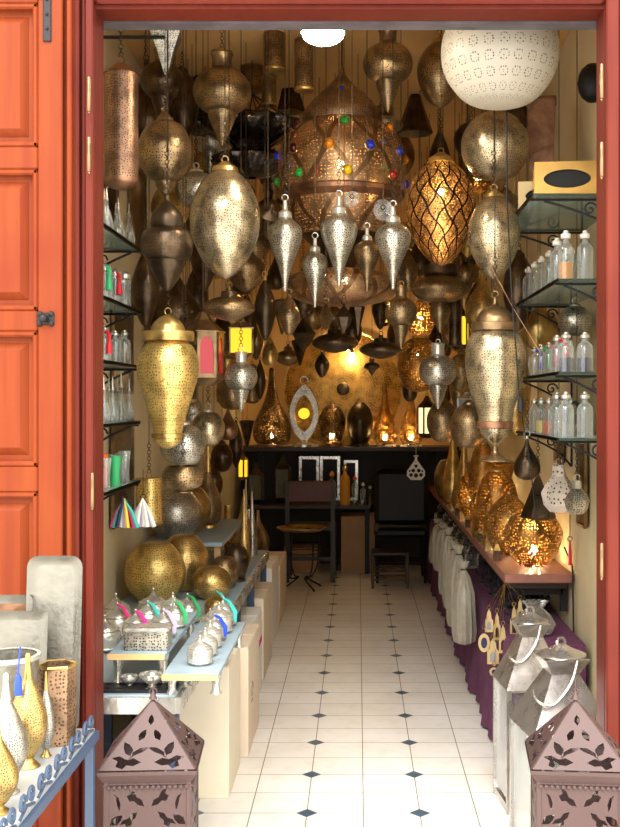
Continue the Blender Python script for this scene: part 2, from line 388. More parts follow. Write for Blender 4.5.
for (x, y) in ((89.5, 95), (89.5, 155), (93, 490), (601, 82), (601, 160), (601, 560)):
    p = at(x, y, 3.15)
    o = tag(MB().lathe([(0, -.05), (.0045, -.05), (.0055, -.048), (.0055, .048), (.0045, .05), (0, .05)], 10).lathe([(0, -.058), (.004, -.055), (.002, -.05)], 8).build('frame_hinge', 'bronze', loc=(p.x, 3.143, p.z)),
        'small hinge barrel on the %s side of the door frame, %s' % ('left' if x < 300 else 'right', {95: 'top', 155: 'second down', 490: 'lowest', 82: 'top', 160: 'second down', 560: 'lowest'}[y]), 'hinge', 'hinges on the door frame')

# ------------------------------------------------------------ lanterns
def sm(p, k=4): return spline(p, k)
KINDS = {
 'egg': [('cap', 't', [(0, 0), (.12, .0), (.2, .02), (.36, .05), (.4, .09)]), ('body', 'b', sm([(.38, .09), (.7, .19), (.94, .35), (1, .49), (.92, .66), (.68, .82), (.38, .94), (.12, .99), (0, 1)]))],
 'gourd': [('cap', 't', sm([(.0, 0), (.1, .01), (.13, .07), (.3, .12), (.55, .2), (.64, .3), (.6, .35)])), ('body', 'b', sm([(.58, .35), (.9, .4), (1, .49), (1, .56), (.86, .66), (.74, .69)])), ('cone', 't', sm([(.72, .69), (.64, .77), (.38, .9), (.1, .99), (0, 1)]))],
 'onion': [('collar', 't', [(.0, 0), (.36, 0), (.4, .03), (.34, .06), (.34, .17), (.44, .2)]), ('body', 'b', sm([(.44, .2), (.82, .27), (1, .4), (.94, .52), (.7, .61), (.46, .64)])), ('cone', 'b', sm([(.5, .64), (.46, .7), (.3, .83), (.13, .95), (.03, 1), (0, 1)]))],
 'drop': [('cap', 't', [(.0, 0), (.12, .01), (.17, .11), (.38, .14), (.42, .2), (.36, .21)]), ('body', 'b', sm([(.38, .21), (.85, .28), (1, .37), (.9, .48), (.58, .64), (.3, .8), (.15, .92), (.1, 1), (0, 1)]))],
 'amphora': [('cap', 't', sm([(0, 0), (.08, .005), (.3, .03), (.5, .08), (.56, .13)])), ('collar', 't', [(.56, .13), (.84, .13), (.86, .145), (.84, .2), (.62, .205)]), ('body', 'b', sm([(.62, .205), (.84, .25), (1, .36), (.98, .46), (.8, .6), (.62, .74), (.5, .84), (.47, .88)])), ('band', 't', [(.46, .88), (.53, .885), (.53, .915), (.46, .92)]), ('foot', 'b', sm([(.45, .92), (.42, .945), (.22, .985), (0, 1)]))],
 'urn': [('cap', 't', sm([(0, 0), (.05, .01), (.12, .05), (.4, .075), (.6, .12), (.64, .155)])), ('collar', 't', [(.64, .155), (.8, .16), (.8, .205), (.7, .21)]), ('body', 'b', sm([(.7, .21), (.9, .26), (1, .36), (.95, .48), (.78, .6), (.6, .7), (.54, .76)])), ('band', 'c', [(.54, .755), (.6, .76), (.6, .795), (.54, .8)]), ('foot', 'b', sm([(.5, .8), (.46, .84), (.2, .885), (.1, .91)])), ('stem', 't', sm([(.1, .905), (.1, .94), (.2, .965), (.5, 1), (0, 1)]))],
 'saucer': [('neck', 't', [(0, 0), (.1, 0), (.12, .1), (.3, .14), (.33, .3)]), ('body', 'b', sm([(.3, .28), (.65, .36), (.93, .5), (1, .62), (.93, .74), (.6, .88), (.2, .98), (0, 1)]))],
 'saucer_bulb': [('neck', 't', [(0, 0), (.35, 0), (.6, .02), (.62, .15), (.5, .2)]), ('body', 'b', sm([(.4, .18), (.75, .23), (1, .34), (.97, .42), (.7, .52), (.3, .57)])), ('bulb_shade', 'b', sm([(.26, .56), (.36, .66), (.33, .76), (.16, .9), (.04, 1), (0, 1)]))],
 'globe': [('cap', 't', [(0, 0), (.1, 0), (.2, .03), (.32, .06), (.34, .1)]), ('body', 'b', sm([(.33, .1), (.64, .18), (.92, .36), (1, .55), (.92, .74), (.64, .92), (.33, .985), (0, 1)]))],
 'globe_tip': [('cap', 't', [(0, 0), (.1, 0), (.18, .04), (.3, .07), (.33, .12)]), ('body', 'b', sm([(.33, .11), (.66, .17), (.94, .33), (1, .46), (.93, .6), (.66, .76), (.35, .82)])), ('finial', 't', sm([(.36, .82), (.34, .87), (.14, .96), (0, 1)]))],
 'bell': [('body', 'b', sm([(0, 0), (.1, .02), (.2, .2), (.45, .5), (.8, .8), (1, 1)])), ('rim', 't', [(1, .95), (1.06, 1), (.95, 1.02), (.9, 1)])],
 'cylinder': [('cap', 't', sm([(0, 0), (.3, .01), (.7, .05), (1.04, .09)])), ('body', 'b', [(1, .09), (1, .5), (1, .92)]), ('bottom_cap', 't', sm([(1.04, .92), (.95, .95), (.5, .99), (0, 1)]))],
 'tube': [('body', 'b', [(0, 0), (1, 0), (1, .5), (1, .94)]), ('rim', 't', [(1.02, .94), (1.08, .97), (1, 1), (0, 1)])],
 'dome_tube': [('body', 'b', sm([(0, 0), (.5, .03), (.85, .12), (1, .28), (1, .6), (.9, .9)])), ('rim', 't', [(.95, .9), (1, .95), (.8, 1), (0, 1)])],
 'teardrop': [('cap', 't', [(0, 0), (.1, 0), (.12, .06)]), ('body', 'b', sm([(.1, .05), (.2, .2), (.5, .38), (.88, .57), (1, .73), (.86, .89), (.45, .98), (0, 1)]))],
 'spindle': [('cap', 't', [(0, 0), (.12, 0), (.2, .07)]), ('body', 'b', sm([(.15, .06), (.5, .18), (.9, .38), (1, .52), (.85, .7), (.4, .92), (0, 1)]))],
 'shuttle': [('body', 'b', sm([(0, 0), (.25, .1), (.75, .3), (1, .5), (.8, .7), (.3, .92), (0, 1)]))],
 'cone_up': [('body', 'b', [(0, 0), (.1, .04), (.55, .5), (1, .97), (.95, 1), (0, 1)])],
 'cone_down': [('body', 'b', [(0, 0), (.8, .0), (1, .04), (.5, .5), (.12, .96), (0, 1)])],
 'diamond': [('body', 'b', [(0, 0), (.5, .22), (1, .45), (.6, .75), (0, 1)])],
 'poly': [('cap', 't', [(0, 0), (.35, .02), (.4, .25)]), ('body', 'b', [(.4, .25), (.75, .42), (1, .6), (.85, .85), (.5, 1), (0, 1)])],
 # standing lamps
 'squat': [('cap', 't', [(0, 0), (.06, 0), (.1, .04)]), ('body', 'b', sm([(.1, .03), (.35, .1), (.75, .26), (.99, .46), (1, .56), (.85, .78), (.55, .96), (.45, 1)]))],
 'vase': [('neck', 't', sm([(.0, 0), (.16, .0), (.13, .03), (.15, .2), (.22, .34)])), ('body', 'b', sm([(.22, .34), (.5, .48), (.88, .64), (1, .78), (.88, .91), (.5, .97), (.45, .97)])), ('base', 't', [(.5, .965), (.62, .97), (.64, 1), (0, 1)])],
 'bottle_lamp': [('body', 'b', sm([(.0, 0), (.14, .01), (.2, .2), (.4, .42), (.82, .64), (1, .8), (.88, .93), (.55, .985)])), ('base', 't', [(.7, .97), (.9, .975), (.92, 1), (0, 1)])],
 'ovoid': [('cap', 't', sm([(0, 0), (.3, .01), (.36, .04)])), ('body', 'b', sm([(.34, .03), (.7, .13), (.96, .32), (1, .48), (.85, .72), (.62, .92), (.55, .94)])), ('base', 't', [(.7, .93), (.75, .94), (.75, 1), (0, 1)])],
 'round_vase': [('body', 'b', sm([(.0, 0), (.3, .0), (.6, .06), (.93, .3), (1, .52), (.9, .75), (.5, .98), (0, 1)]))],
 'gold_vase': [('neck', 't', sm([(.0, 0), (.12, .0), (.14, .1), (.24, .22)])), ('body', 'b', sm([(.24, .22), (.7, .4), (1, .58), (.9, .74), (.5, .88), (.3, .92)])), ('foot', 't', sm([(.3, .92), (.35, .95), (.6, .99), (.6, 1), (0, 1)]))],
 'urn_cup': [('body', 'b', sm([(.75, 0), (.8, .02), (.95, .2), (1, .5), (.8, .8), (.35, .9), (.5, 1), (0, 1)]))],
}
PLACED = []
def blk(px, ya, yb, wpx, d): p = at(px, yb, d); PLACED.append((p.x, d, p.z, at(px, ya, d).z, wpx*d/F/2))
blk(342, 60, 132, 84, 4.95); blk(342, 124, 240, 130, 4.95); blk(342, 240, 310, 118, 4.95); blk(252, 115, 180, 104, 5.4); blk(203, 310, 388, 46, 4.75); blk(241, 318, 358, 36, 4.95); blk(427, 394, 440, 20, 7.2); blk(467, 390, 420, 22, 5.9); blk(460, 302, 352, 20, 6.6); blk(383, 298, 328, 16, 7.9); blk(246, 294, 324, 14, 7.4); blk(203, 476, 520, 16, 6.6); blk(214, 446, 522, 12, 7.6); blk(243, 450, 482, 12, 8.2); PLACED.append((.775, 4.62, 2.2, 2.8, .1))
def lantern(kind, cx, yt, yb, wpx, d, body, trim, label, name=None, cat='lantern', hang='ceiling', group=None, seg=28, lit=None, rz=0, rib=0, nrib=0, bulb_at=.6, bulb_r=.012, flat=False):
    """kind, image column, top row, bottom row and width of the lantern as seen, and its distance: gives its real place and size"""
    standing = hang is None
    def free(q):
        s = q/F; R = wpx*s/2; p = at(cx, yb, q); z1 = p.z+(yb-yt)*s
        if abs(p.x+.065)+R > 1.03: return False
        for a, b_, c0, c1, r in PLACED:
            h = math.hypot(p.x-a, q-b_)
            if h < (R+r)*1.02 and p.z < c1 and z1 > c0: return False
            if h < r*.9+.01 and c0 >= z1 and not isinstance(hang, tuple): return False      # its own chain would run through that one
            if h < R*.9+.01 and p.z >= c1: return False      # that one's chain would run through it
        return True
    if not standing:
        for k in [0]+[v*g for v in range(1, 34) for g in (1, -1)]:
            q = d+k*.08
            if isinstance(hang, tuple) or (q > 3.6 and q < 9.3 and free(q)): d = q; break
        else: print('CROWDED', label)
    s = d/F; H = (yb-yt)*s; R = wpx*s/2; base = at(cx, yb, d)
    PLACED.append((base.x, d, base.z, base.z+H, R))
    name = name or ('table_lamp' if standing else 'hanging_lantern')
    t = thing(name, base, label, cat, group, rz)
    for pn, slot, prof in KINDS[kind]:
        pr = [(max(r, 0)*R, H*(1-z)) for r, z in prof]
        part = MB().lathe(pr, seg, rib=rib, nrib=nrib).build(pn, body if slot == 'b' else 'copper' if slot == 'c' else trim, t, not flat)
        if prof is KINDS[kind][0][2]: first = part
    if lit:
        MB().sphere((0, 0, H*(1-bulb_at)), bulb_r, 10, sz=1.3).build('bulb', lit, t)
    if hang is not None:
        q = .012 if d < 5 else .01
        top = (hang[1] if isinstance(hang, tuple) else CH)-base.z
        MB().ring((0, 0, H+q*.8), q, .0022).build('hook_ring', trim, first)
        m = MB()
        z = H+q*2.4; k = 0
        while z < min(top, H+.16) and d < 6.0:
            m.ring((0, 0, z), .008, .0016, 'x' if k % 2 else 'y', 10); z += .014; k += 1
        z -= .014
        if top > z: m.tube([(0, 0, z-.0), (0, 0, top)], .0018, 5)
        m.build('chain', 'dark', t)
    return t
L = lantern
G5 = 'silver teardrop pendants around the giant lamp'
# --- top left
L('cylinder', 121, 63, 190, 34, 3.75, 'copper_h', 'copper', 'tall copper pierced cylinder lantern hanging beside the left jamb')
L('cone_down', 166, 33, 76, 42, 4.35, 'silver_h', 'silver', 'inverted four-sided pierced pyramid lantern hanging at top left', seg=4, rz=PI/4+.1, flat=True)
L('globe_tip', 165, 112, 197, 54, 4.05, 'bronze_h', 'bronze', 'round olive-bronze globe lantern right of the copper cylinder', hang=40)
L('teardrop', 146, 60, 140, 40, 4.95, 'dark_h', 'dark', 'dull grey pear lantern behind the pyramid lantern, left one')
L('egg', 182, 66, 142, 34, 5.25, 'dark_h', 'dark', 'dull grey egg lantern behind the pyramid lantern, right one')
L('onion', 222, 52, 146, 58, 4.5, 'bronze_h', 'bronze', 'bronze onion lantern with long cone tip and small white sticker at upper left')
L('cone_up', 205, 32, 95, 36, 5.7, 'dark_h', 'dark', 'dark pointed cone lantern behind the bronze onion at upper left', seg=6, flat=True)
L('dome_tube', 252, 34, 92, 24, 5.5, 'bronze_h', 'bronze', 'dome-topped tube lantern in the row left of the white ceiling lamp')
L('tube', 274, 30, 71, 21, 5.0, 'bronze_h', 'brass', 'bronze tube lantern above the small spool lantern near the top')
L('tube', 269, 76, 106, 15, 5.25, 'bronze_h', 'brass', 'small spool-like tube lantern below the bronze tube', hang=5)
L('cone_up', 290, 62, 112, 30, 5.9, 'dark_h', 'dark', 'dark spiky star lantern between the two bronze tubes', seg=5, flat=True)
L('tube', 304, 40, 91, 19, 4.8, 'bronze_h', 'brass', 'bronze tube lantern just under the white ceiling lamp')
L('tube', 326, 58, 104, 26, 6.2, 'silver_h', 'silver', 'pale grey fluted tube lantern behind the ceiling lamp')
L('onion', 388, 28, 112, 50, 4.7, 'bronze_h', 'bronze', 'bronze onion lantern right of the giant lamp near the lintel')
L('cone_up', 415, 84, 134, 36, 6.0, 'dark_h', 'dark', 'dark hanging bell lantern behind the jewelled lamp, right side', seg=8, flat=True)
L('egg', 440, 38, 108, 46, 4.9, 'bronze_h', 'brass', 'brownish egg lantern half hidden behind the white globe')
L('globe', 500, -14, 107, 118, 3.75, 'white_h', 'white', 'large cream-white globe lantern with star pattern at top right', hang=8, seg=48, lit=None)
L('globe', 495, 106, 180, 68, 4.3, 'silver_f', 'bronze', 'silvery-bronze globe lantern under the white globe')
L('egg', 494, 190, 279, 52, 4.15, 'silver_f', 'brass', 'slim silvery egg lantern with brass cap right of the arabesque lantern')
L('egg', 441, 153, 266, 70, 4.45, 'lit_net', 'brass', 'lit orange egg lantern with dark arabesque net', lit='bulb', bulb_at=.35, bulb_r=.012, seg=40)
L('saucer_bulb', 440, 264, 332, 58, 4.7, 'bronze_h', 'dark', 'bronze saucer lantern with hanging bulb below the arabesque lantern', hang=0)
# --- left column
L('egg', 225, 162, 279, 70, 3.95, 'silver_f', 'brass', 'large silvery-gold egg lantern left of the giant jewelled lamp', seg=40)
L('globe', 196, 168, 208, 42, 4.7, 'silver_h', 'silver', 'small silvery globe peeping out between the globe and the big egg')
L('gourd', 167, 194, 291, 52, 3.9, 'dark_h', 'dark', 'dark gourd lantern above the golden amphora at left', hang=2)
L('teardrop', 175, 262, 336, 54, 4.9, 'dark_h', 'dark', 'dark pear lantern behind and between the gourd and golden amphora', hang=300)
L('amphora', 168, 314, 449, 61, 3.85, 'gold_h', 'brass', 'large golden pierced amphora lantern at left, in daylight', hang=8, seg=40)
L('globe', 183, 420, 466, 46, 4.35, 'silver_h', 'silver', 'silver pierced globe below the golden amphora', hang=0)
L('urn_cup', 183, 466, 492, 42, 4.35, 'bronze_h', 'brass', 'brass-rimmed pierced bowl lantern right under the silver globe', hang=0)
L('globe', 192, 396, 424, 24, 4.75, 'silver_h', 'silver', 'tiny bronze globe beside the amphora tip')
L('globe', 208, 408, 446, 34, 4.6, 'silver_f', 'silver', 'shiny silver globe hanging right of the golden amphora')
L('saucer', 229, 287, 321, 52, 4.5, 'bronze_h', 'bronze', 'bronze saucer lantern just below the large silvery egg')
L('onion', 241, 352, 411, 33, 4.55, 'silver_h', 'silver', 'small silvery onion lantern under the yellow-glass lantern', hang=8)
L('shuttle', 205, 205, 292, 34, 5.4, 'dark_h', 'dark', 'dark elongated lantern behind the gourd, left of the big egg tip')
L('egg', 246, 250, 292, 38, 5.2, 'bronze_h', 'dark', 'brown egg lantern behind the tip of the large silvery egg')
# --- giant jewelled lamp
def giant():
    d = 4.95; s = d/F; base = at(342, 305, d); t = thing('giant_lantern', base, 'giant tiered brown lantern with coloured glass jewels in the middle', 'lantern')
    z = lambda y: (305-y)*s
    def lp(name, pts, mat, smooth=True): MB().lathe([(w_/2*s, z(y)) for w_, y in (sm(pts) if smooth else pts)], 48).build(name, mat, t)
    lp('cone_roof', [(2, 67), (10, 76), (28, 87), (50, 97), (70, 108), (80, 117), (79, 126)], 'fine_copper')
    lp('dome', [(78, 124), (98, 130), (116, 141), (126, 156), (127, 174), (123, 193)], 'lit_top')
    lp('band', [(122, 192), (126, 194), (126, 198), (112, 203)], 'copper', False)
    lp('lower_tier', [(112, 200), (108, 212), (98, 224), (84, 236)], 'lit_top')
    lp('inner_cone', [(84, 236), (60, 246), (34, 262), (16, 276)], 'dark_h')
    lp('dish', [(16, 274), (60, 271), (102, 276), (114, 285), (100, 297), (60, 304), (0, 306)], 'lit_top')
    MB().sphere((0, 0, z(72)), .012, 10).tube([(0, 0, z(68)), (0, 0, CH-base.z)], .004).build('rod', 'dark', t)
    MB().sphere((0.0, -.33*.1, z(166)), .022, 12).build('bulb', 'bulb_dim', t)
    MB().sphere((.02, -.12, z(284)), .016, 12).build('bulb', 'bulb', t)
    MB().sphere((0, .0, z(215)), .02, 12).build('bulb', 'bulb', t)
    for (y, R, cols, off) in ((96, 40/2, ('gem_blue', 'gem_red', 'gem_green', 'gem_orange'), .0), (134, 104/2, ('gem_green', 'gem_orange', 'gem_blue', 'gem_yellow', 'gem_red', 'gem_wine'), .06), (158, 127/2, ('gem_blue', 'gem_blue', 'gem_orange', 'gem_green', 'gem_blue', 'gem_red', 'gem_blue', 'gem_blue', 'gem_wine', 'gem_orange'), .45), (183, 127/2, ('gem_yellow', 'gem_red', 'gem_blue', 'gem_green', 'gem_orange', 'gem_blue', 'gem_green', 'gem_green'), .1)):
        n = len(cols)
        for i, c in enumerate(cols):
            a = -PI/2+off+2*PI*i/n; p = Vector((R*s*math.cos(a), R*s*math.sin(a), z(y)))
            g = MB().sphere(p, .021 if y > 100 else .018, 10).build('glass_jewel', c, t)
            MB().ring((0, 0, 0), .024, .003, 'y', 12).build('jewel_ring', 'brass', g, loc=p).rotation_euler = (0, 0, a+PI/2)
M['lit_top'] = metal('lit_pierced_copper_brown', (196, 160, 120), .38, 62, .2, lit=True, tarnish=.4, net=4.6, dark=(132, 100, 70))
giant()
for (cx, yt, yb, w_, d, lb) in ((285, 200, 291, 34, 4.3, 'silver teardrop pendant hanging left in front of the giant lamp'), (339, 196, 286, 37, 4.25, 'silver teardrop pendant in front of the centre of the giant lamp'), (393, 206, 289, 36, 4.3, 'silver teardrop pendant hanging right in front of the giant lamp'),
                             (315, 238, 307, 26, 4.45, 'smaller silver teardrop pendant between left and centre pendants'), (367, 228, 291, 26, 4.45, 'smaller dark teardrop pendant between centre and right pendants')):
    L('drop', cx, yt, yb, w_, d, 'silver_h' if cx != 367 else 'bronze_h', 'silver', lb, group=G5, name='pendant_lantern')
for (cx, yt, w_, lb, rx) in ((352, 199, 17, 'small frosted glass bell cup tilted beside the centre pendant top', -1.0), (383, 210, 22, 'round glass bell cup facing out beside the right pendant', -1.45), (268, 214, 20, 'dark bell cup beside the left pendant', .9)):
    t = thing('bell_cup', at(cx, yt, 4.12), lb, 'lantern')
    m = MB().lathe(sm([(.002, .05), (.008, .045), (.014, .02), (w_*.0019, 0)]), 20); o = m.build('cup', 'glass' if cx > 300 else 'dark', t); o.rotation_euler = (rx, 0, .5)
    MB().ring((0, 0, .01), .008, .002).tube([(0, 0, .018), (0, 0, CH-at(cx, yt, 4.12).z)], .0015, 5).build('chain', 'dark', t)
# --- big dark fluted bowl
def fluted():
    d = 5.4; s = d/F; base = at(252, 178, d); t = thing('fluted_bowl', base, 'large black fluted bowl lamp hanging left of the giant lamp', 'lamp')
    MB().lathe([(r*s, (178-y)*s) for r, y in sm([(6, 178), (26, 172), (40, 160), (22, 152), (20, 146), (46, 132), (50, 124), (46, 122)])], 64, rib=.05, nrib=16).build('bowl', M['black_gloss'], t)
    m = MB()
    for i in range(8): a = i*PI/4+.2; m.tube([(46*s*math.cos(a), 46*s*math.sin(a), 54*s), (0, 0, 84*s)], .003, 5)
    m.tube([(0, 0, 84*s), (0, 0, CH-base.z)], .003, 5).build('spokes', 'dark', t)
M['black_gloss'] = metal('blackened_metal', (92, 84, 80), .25, tarnish=.6)
fluted()
L('saucer', 200, 104, 136, 44, 5.6, 'black_gloss', 'dark', 'black ruffled dish lamp left of the fluted bowl', rib=.05, nrib=12, seg=48)
# --- middle clutter, front to back
L('spindle', 265, 276, 341, 22, 4.9, 'dark', 'brass', 'dark spindle lantern with golden edge below the left silver pendant')
L('spindle', 289, 294, 336, 22, 4.75, 'bronze_h', 'bronze', 'brown spindle lantern directly under the left silver pendant')
L('teardrop', 303, 262, 318, 24, 5.8, 'dark_h', 'dark', 'dark pear lantern behind the small left pendant')
L('shuttle', 249, 296, 356, 18, 5.3, 'dark', 'dark', 'dark narrow shuttle lantern left of the golden-edged spindle')
L('diamond', 326, 303, 331, 15, 4.7, 'bronze', 'bronze', 'small faceted diamond lantern under the giant lamp dish, left one', seg=4, flat=True, hang=0)
L('diamond', 344, 304, 334, 18, 4.85, 'dark', 'dark', 'small dark faceted diamond lantern under the giant lamp dish, right one', seg=6, flat=True, hang=0)
L('saucer', 335, 326, 353, 47, 5.6, 'dark_h', 'dark', 'dark bronze saucer lantern in front of the big wall disc, left one')
L('spindle', 322, 352, 378, 15, 5.9, 'dark_h', 'dark', 'small dark egg lantern under the left saucer')
L('saucer', 381, 335, 359, 43, 5.4, 'dark_h', 'dark', 'dark bronze saucer lantern in front of the big wall disc, right one')
L('onion', 372, 359, 376, 16, 6.1, 'dark_h', 'dark', 'tiny onion lantern under the right saucer')
L('onion', 401, 286, 348, 32, 4.85, 'bronze_h', 'bronze', 'dark bronze onion lantern right of the giant lamp dish')
L('cone_down', 358, 306, 336, 14, 5.3, 'dark', 'dark', 'small dark inverted cone lantern between the two saucers', seg=6, flat=True)
L('star' if 'star' in KINDS else 'diamond', 303, 318, 352, 26, 5.5, 'dark', 'dark', 'dark star-shaped lantern left of the left saucer', seg=5, flat=True)
L('cone_down', 300, 340, 366, 18, 6.3, 'dark', 'dark', 'dark inverted cone lantern over the wall disc, left edge', seg=4, flat=True)
L('teardrop', 270, 330, 366, 16, 6.0, 'brass', 'brass', 'small golden pear lantern in the left of the back group')
L('saucer', 288, 344, 366, 26, 6.4, 'bronze_h', 'bronze', 'small bronze saucer lantern left of the wall disc')
L('spindle', 408, 250, 292, 20, 5.7, 'bronze_h', 'bronze', 'bronze spindle lantern behind the right silver pendant')
L('globe', 420, 300, 336, 30, 5.9, 'lit_h', 'brass', 'lit yellow mosaic globe behind the bronze saucer lantern', lit='bulb', bulb_at=.5)
L('tube', 455, 296, 346, 13, 5.4, 'dark_h', 'dark', 'dark narrow tube lantern left of the right urn lantern')
L('globe', 419, 332, 392, 44, 6.6, 'lit_h', 'brass', 'large lit orange globe behind the silvery onion at right', lit='bulb_dim', bulb_at=.4)
L('onion', 438, 343, 409, 38, 5.0, 'silver_h', 'silver', 'silvery onion lantern left of the right urn lantern')
L('globe', 462, 350, 392, 28, 6.1, 'bronze_h', 'bronze', 'brown round lantern between the silvery onion and the urn')
L('globe', 443, 397, 442, 33, 5.5, 'bronze_h', 'bronze', 'smaller brown globe below the silvery onion, left one of the pair')
L('globe', 469, 400, 448, 38, 5.1, 'bronze_h', 'bronze', 'larger brown globe left of the urn stem, right one of the pair')
L('teardrop', 410, 350, 402, 16, 6.9, 'dark_h', 'dark', 'dark slim pear lantern in front of the lit orange globe')
L('urn', 495, 297, 461, 60, 4.05, 'silver_f', 'bronze', 'large silvery-gold urn lantern at right with domed cap', hang='ceiling', seg=40)
L('globe', 540, 306, 350, 40, 5.15, 'brass', 'brass', 'shiny brass globe just beyond the right glass shelves', hang=60)
L('globe', 575, 303, 336, 34, 4.4, 'silver_h', 'silver', 'grey pierced globe hanging under the upper right bottle shelf', hang=('z', 1.945))
L('egg', 519, 250, 330, 32, 5.1, 'dark_h', 'dark', 'big dark egg lantern right of the slim silvery egg')
L('egg', 516, 345, 435, 30, 5.4, 'brass_h', 'brass', 'golden egg lantern directly right of the urn body')
L('teardrop', 527, 436, 480, 27, 4.5, 'dark_h', 'silver', 'dark silvery teardrop lantern hanging over the lit console lamp', hang=110)
L('cone_up', 538, 474, 518, 36, 4.6, 'dark_h', 'silver', 'grey hanging pyramid lantern left of the white faceted lantern', seg=6, flat=True, hang=2)
L('poly', 559, 464, 512, 36, 4.45, 'pale_sheet', 'pale_sheet', 'white faceted lantern hanging by the right wall', seg=6, flat=True, hang=70)
L('poly', 577, 480, 514, 26, 4.75, 'silver_h', 'silver', 'smaller grey faceted lantern behind the white one', seg=6, flat=True, hang=70)
# deeper rows under the ceiling
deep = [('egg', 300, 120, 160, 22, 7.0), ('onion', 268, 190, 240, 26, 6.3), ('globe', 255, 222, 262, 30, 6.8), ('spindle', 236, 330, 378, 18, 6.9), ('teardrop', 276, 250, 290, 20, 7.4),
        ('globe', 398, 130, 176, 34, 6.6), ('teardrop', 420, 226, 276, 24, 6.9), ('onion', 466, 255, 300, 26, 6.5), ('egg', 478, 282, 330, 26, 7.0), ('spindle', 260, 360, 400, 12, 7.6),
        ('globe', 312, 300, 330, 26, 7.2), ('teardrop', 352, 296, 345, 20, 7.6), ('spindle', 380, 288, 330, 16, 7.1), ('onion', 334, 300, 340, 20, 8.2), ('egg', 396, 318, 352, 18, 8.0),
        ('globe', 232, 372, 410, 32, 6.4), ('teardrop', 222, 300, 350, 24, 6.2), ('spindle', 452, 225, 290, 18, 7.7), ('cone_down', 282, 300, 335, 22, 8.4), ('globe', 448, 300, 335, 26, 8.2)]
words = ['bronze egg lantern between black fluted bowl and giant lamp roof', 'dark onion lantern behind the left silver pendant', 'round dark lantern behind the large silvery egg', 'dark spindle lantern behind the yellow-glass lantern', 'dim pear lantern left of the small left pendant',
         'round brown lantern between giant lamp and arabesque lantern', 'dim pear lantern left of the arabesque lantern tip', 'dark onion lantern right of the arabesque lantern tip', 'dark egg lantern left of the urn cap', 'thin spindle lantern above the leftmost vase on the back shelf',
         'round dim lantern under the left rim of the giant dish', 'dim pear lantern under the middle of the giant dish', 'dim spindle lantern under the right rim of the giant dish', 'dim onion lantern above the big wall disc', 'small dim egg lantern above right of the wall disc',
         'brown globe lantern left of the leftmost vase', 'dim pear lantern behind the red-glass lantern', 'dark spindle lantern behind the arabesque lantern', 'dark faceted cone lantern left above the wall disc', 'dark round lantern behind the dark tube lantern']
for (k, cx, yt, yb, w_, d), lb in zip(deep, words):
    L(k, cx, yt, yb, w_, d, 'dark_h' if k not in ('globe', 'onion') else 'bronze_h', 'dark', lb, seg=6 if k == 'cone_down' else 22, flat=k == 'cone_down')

FILL = []
def rows():
    kinds = ['spindle', 'onion', 'egg', 'gourd', 'teardrop', 'globe', 'cylinder', 'saucer_bulb', 'globe_tip', 'diamond']
    size = dict(spindle=(.12, .36), onion=(.18, .34), egg=(.18, .32), gourd=(.17, .34), teardrop=(.17, .32), globe=(.19, .21), cylinder=(.1, .3), saucer_bulb=(.22, .24), globe_tip=(.2, .3), diamond=(.14, .28))
    word = dict(saucer_bulb='saucer', globe_tip='tipped globe', diamond='faceted', cylinder='cylinder')
    col = [('dark_h', 'dark', 'dark'), ('bronze_h', 'bronze', 'bronze'), ('brass_h', 'brass', 'golden'), ('dark_h', 'bronze', 'dark brown'), ('silver_h', 'bronze', 'grey')]
    k = 3
    for side, X, where, ys in ((-1, -.90, 'left wall', 4.6), (1, .74, 'right wall', 5.25)):
        for row, zt_, n in (('upper row', 3.0, 9), ('second row', 2.58, 8), ('third row', 2.16, 8), ('lowest row', 1.78, 7)):
            for i in range(n):
                y = ys+.2*(row in ('second row', 'lowest row'))+i*.50; kd = kinds[(k*7+i*3) % 10]; c = col[(k+i*2) % 5]; k += 1
                w_, h_ = size[kd]; h_ *= .95; x = X-side*.07*((i+k) % 3)
                if side < 0 and row != 'upper row' and y < 4.6: continue
                lt = y > 5.9 and (i+k) % 3 == 0
                if lt: c = ('lit_h', 'brass', 'lit golden')
                L(kd, VX+x*F/y, VY+(EYE-zt_)*F/y, VY+(EYE-zt_+h_)*F/y, w_*F/y, y, c[0], c[1], '%s %s lantern along the %s, %s, %s' % (c[2], word.get(kd, kd), where, row, ordn[i]), group='rows of lanterns along the %s' % where, seg=6 if kd == 'diamond' else 22, flat=kd == 'diamond', lit='bulb_dim' if lt else None, bulb_at=.55)
    for r_, y in enumerate((5.6, 6.4, 7.2, 8.0, 8.8)):
        for j, (x, nm) in enumerate(((-.5, 'left'), (-.2, 'centre left'), (.12, 'centre right'), (.42, 'right'))):
            kd = kinds[(k*3) % 10]; c = col[(k*3+j) % 5]; k += 1; w_, h_ = size[kd]; zt_ = 3.02-.05*((k+j) % 4)
            L(kd, VX+x*F/y, VY+(EYE-zt_)*F/y, VY+(EYE-zt_+h_)*F/y, w_*F/y, y, c[0], c[1], '%s %s lantern high over the aisle, %s, %s row from the door' % (c[2], word.get(kd, kd), nm, ('first', 'second', 'third', 'fourth', 'fifth')[r_]), group='lanterns high over the aisle', seg=6 if kd == 'diamond' else 22, flat=kd == 'diamond')
ordn = ['nearest the door', 'second from the door', 'third from the door', 'fourth from the door', 'fifth from the door', 'sixth from the door', 'seventh from the door', 'eighth from the door', 'ninth from the door', 'tenth from the door', 'eleventh from the door']
rows()
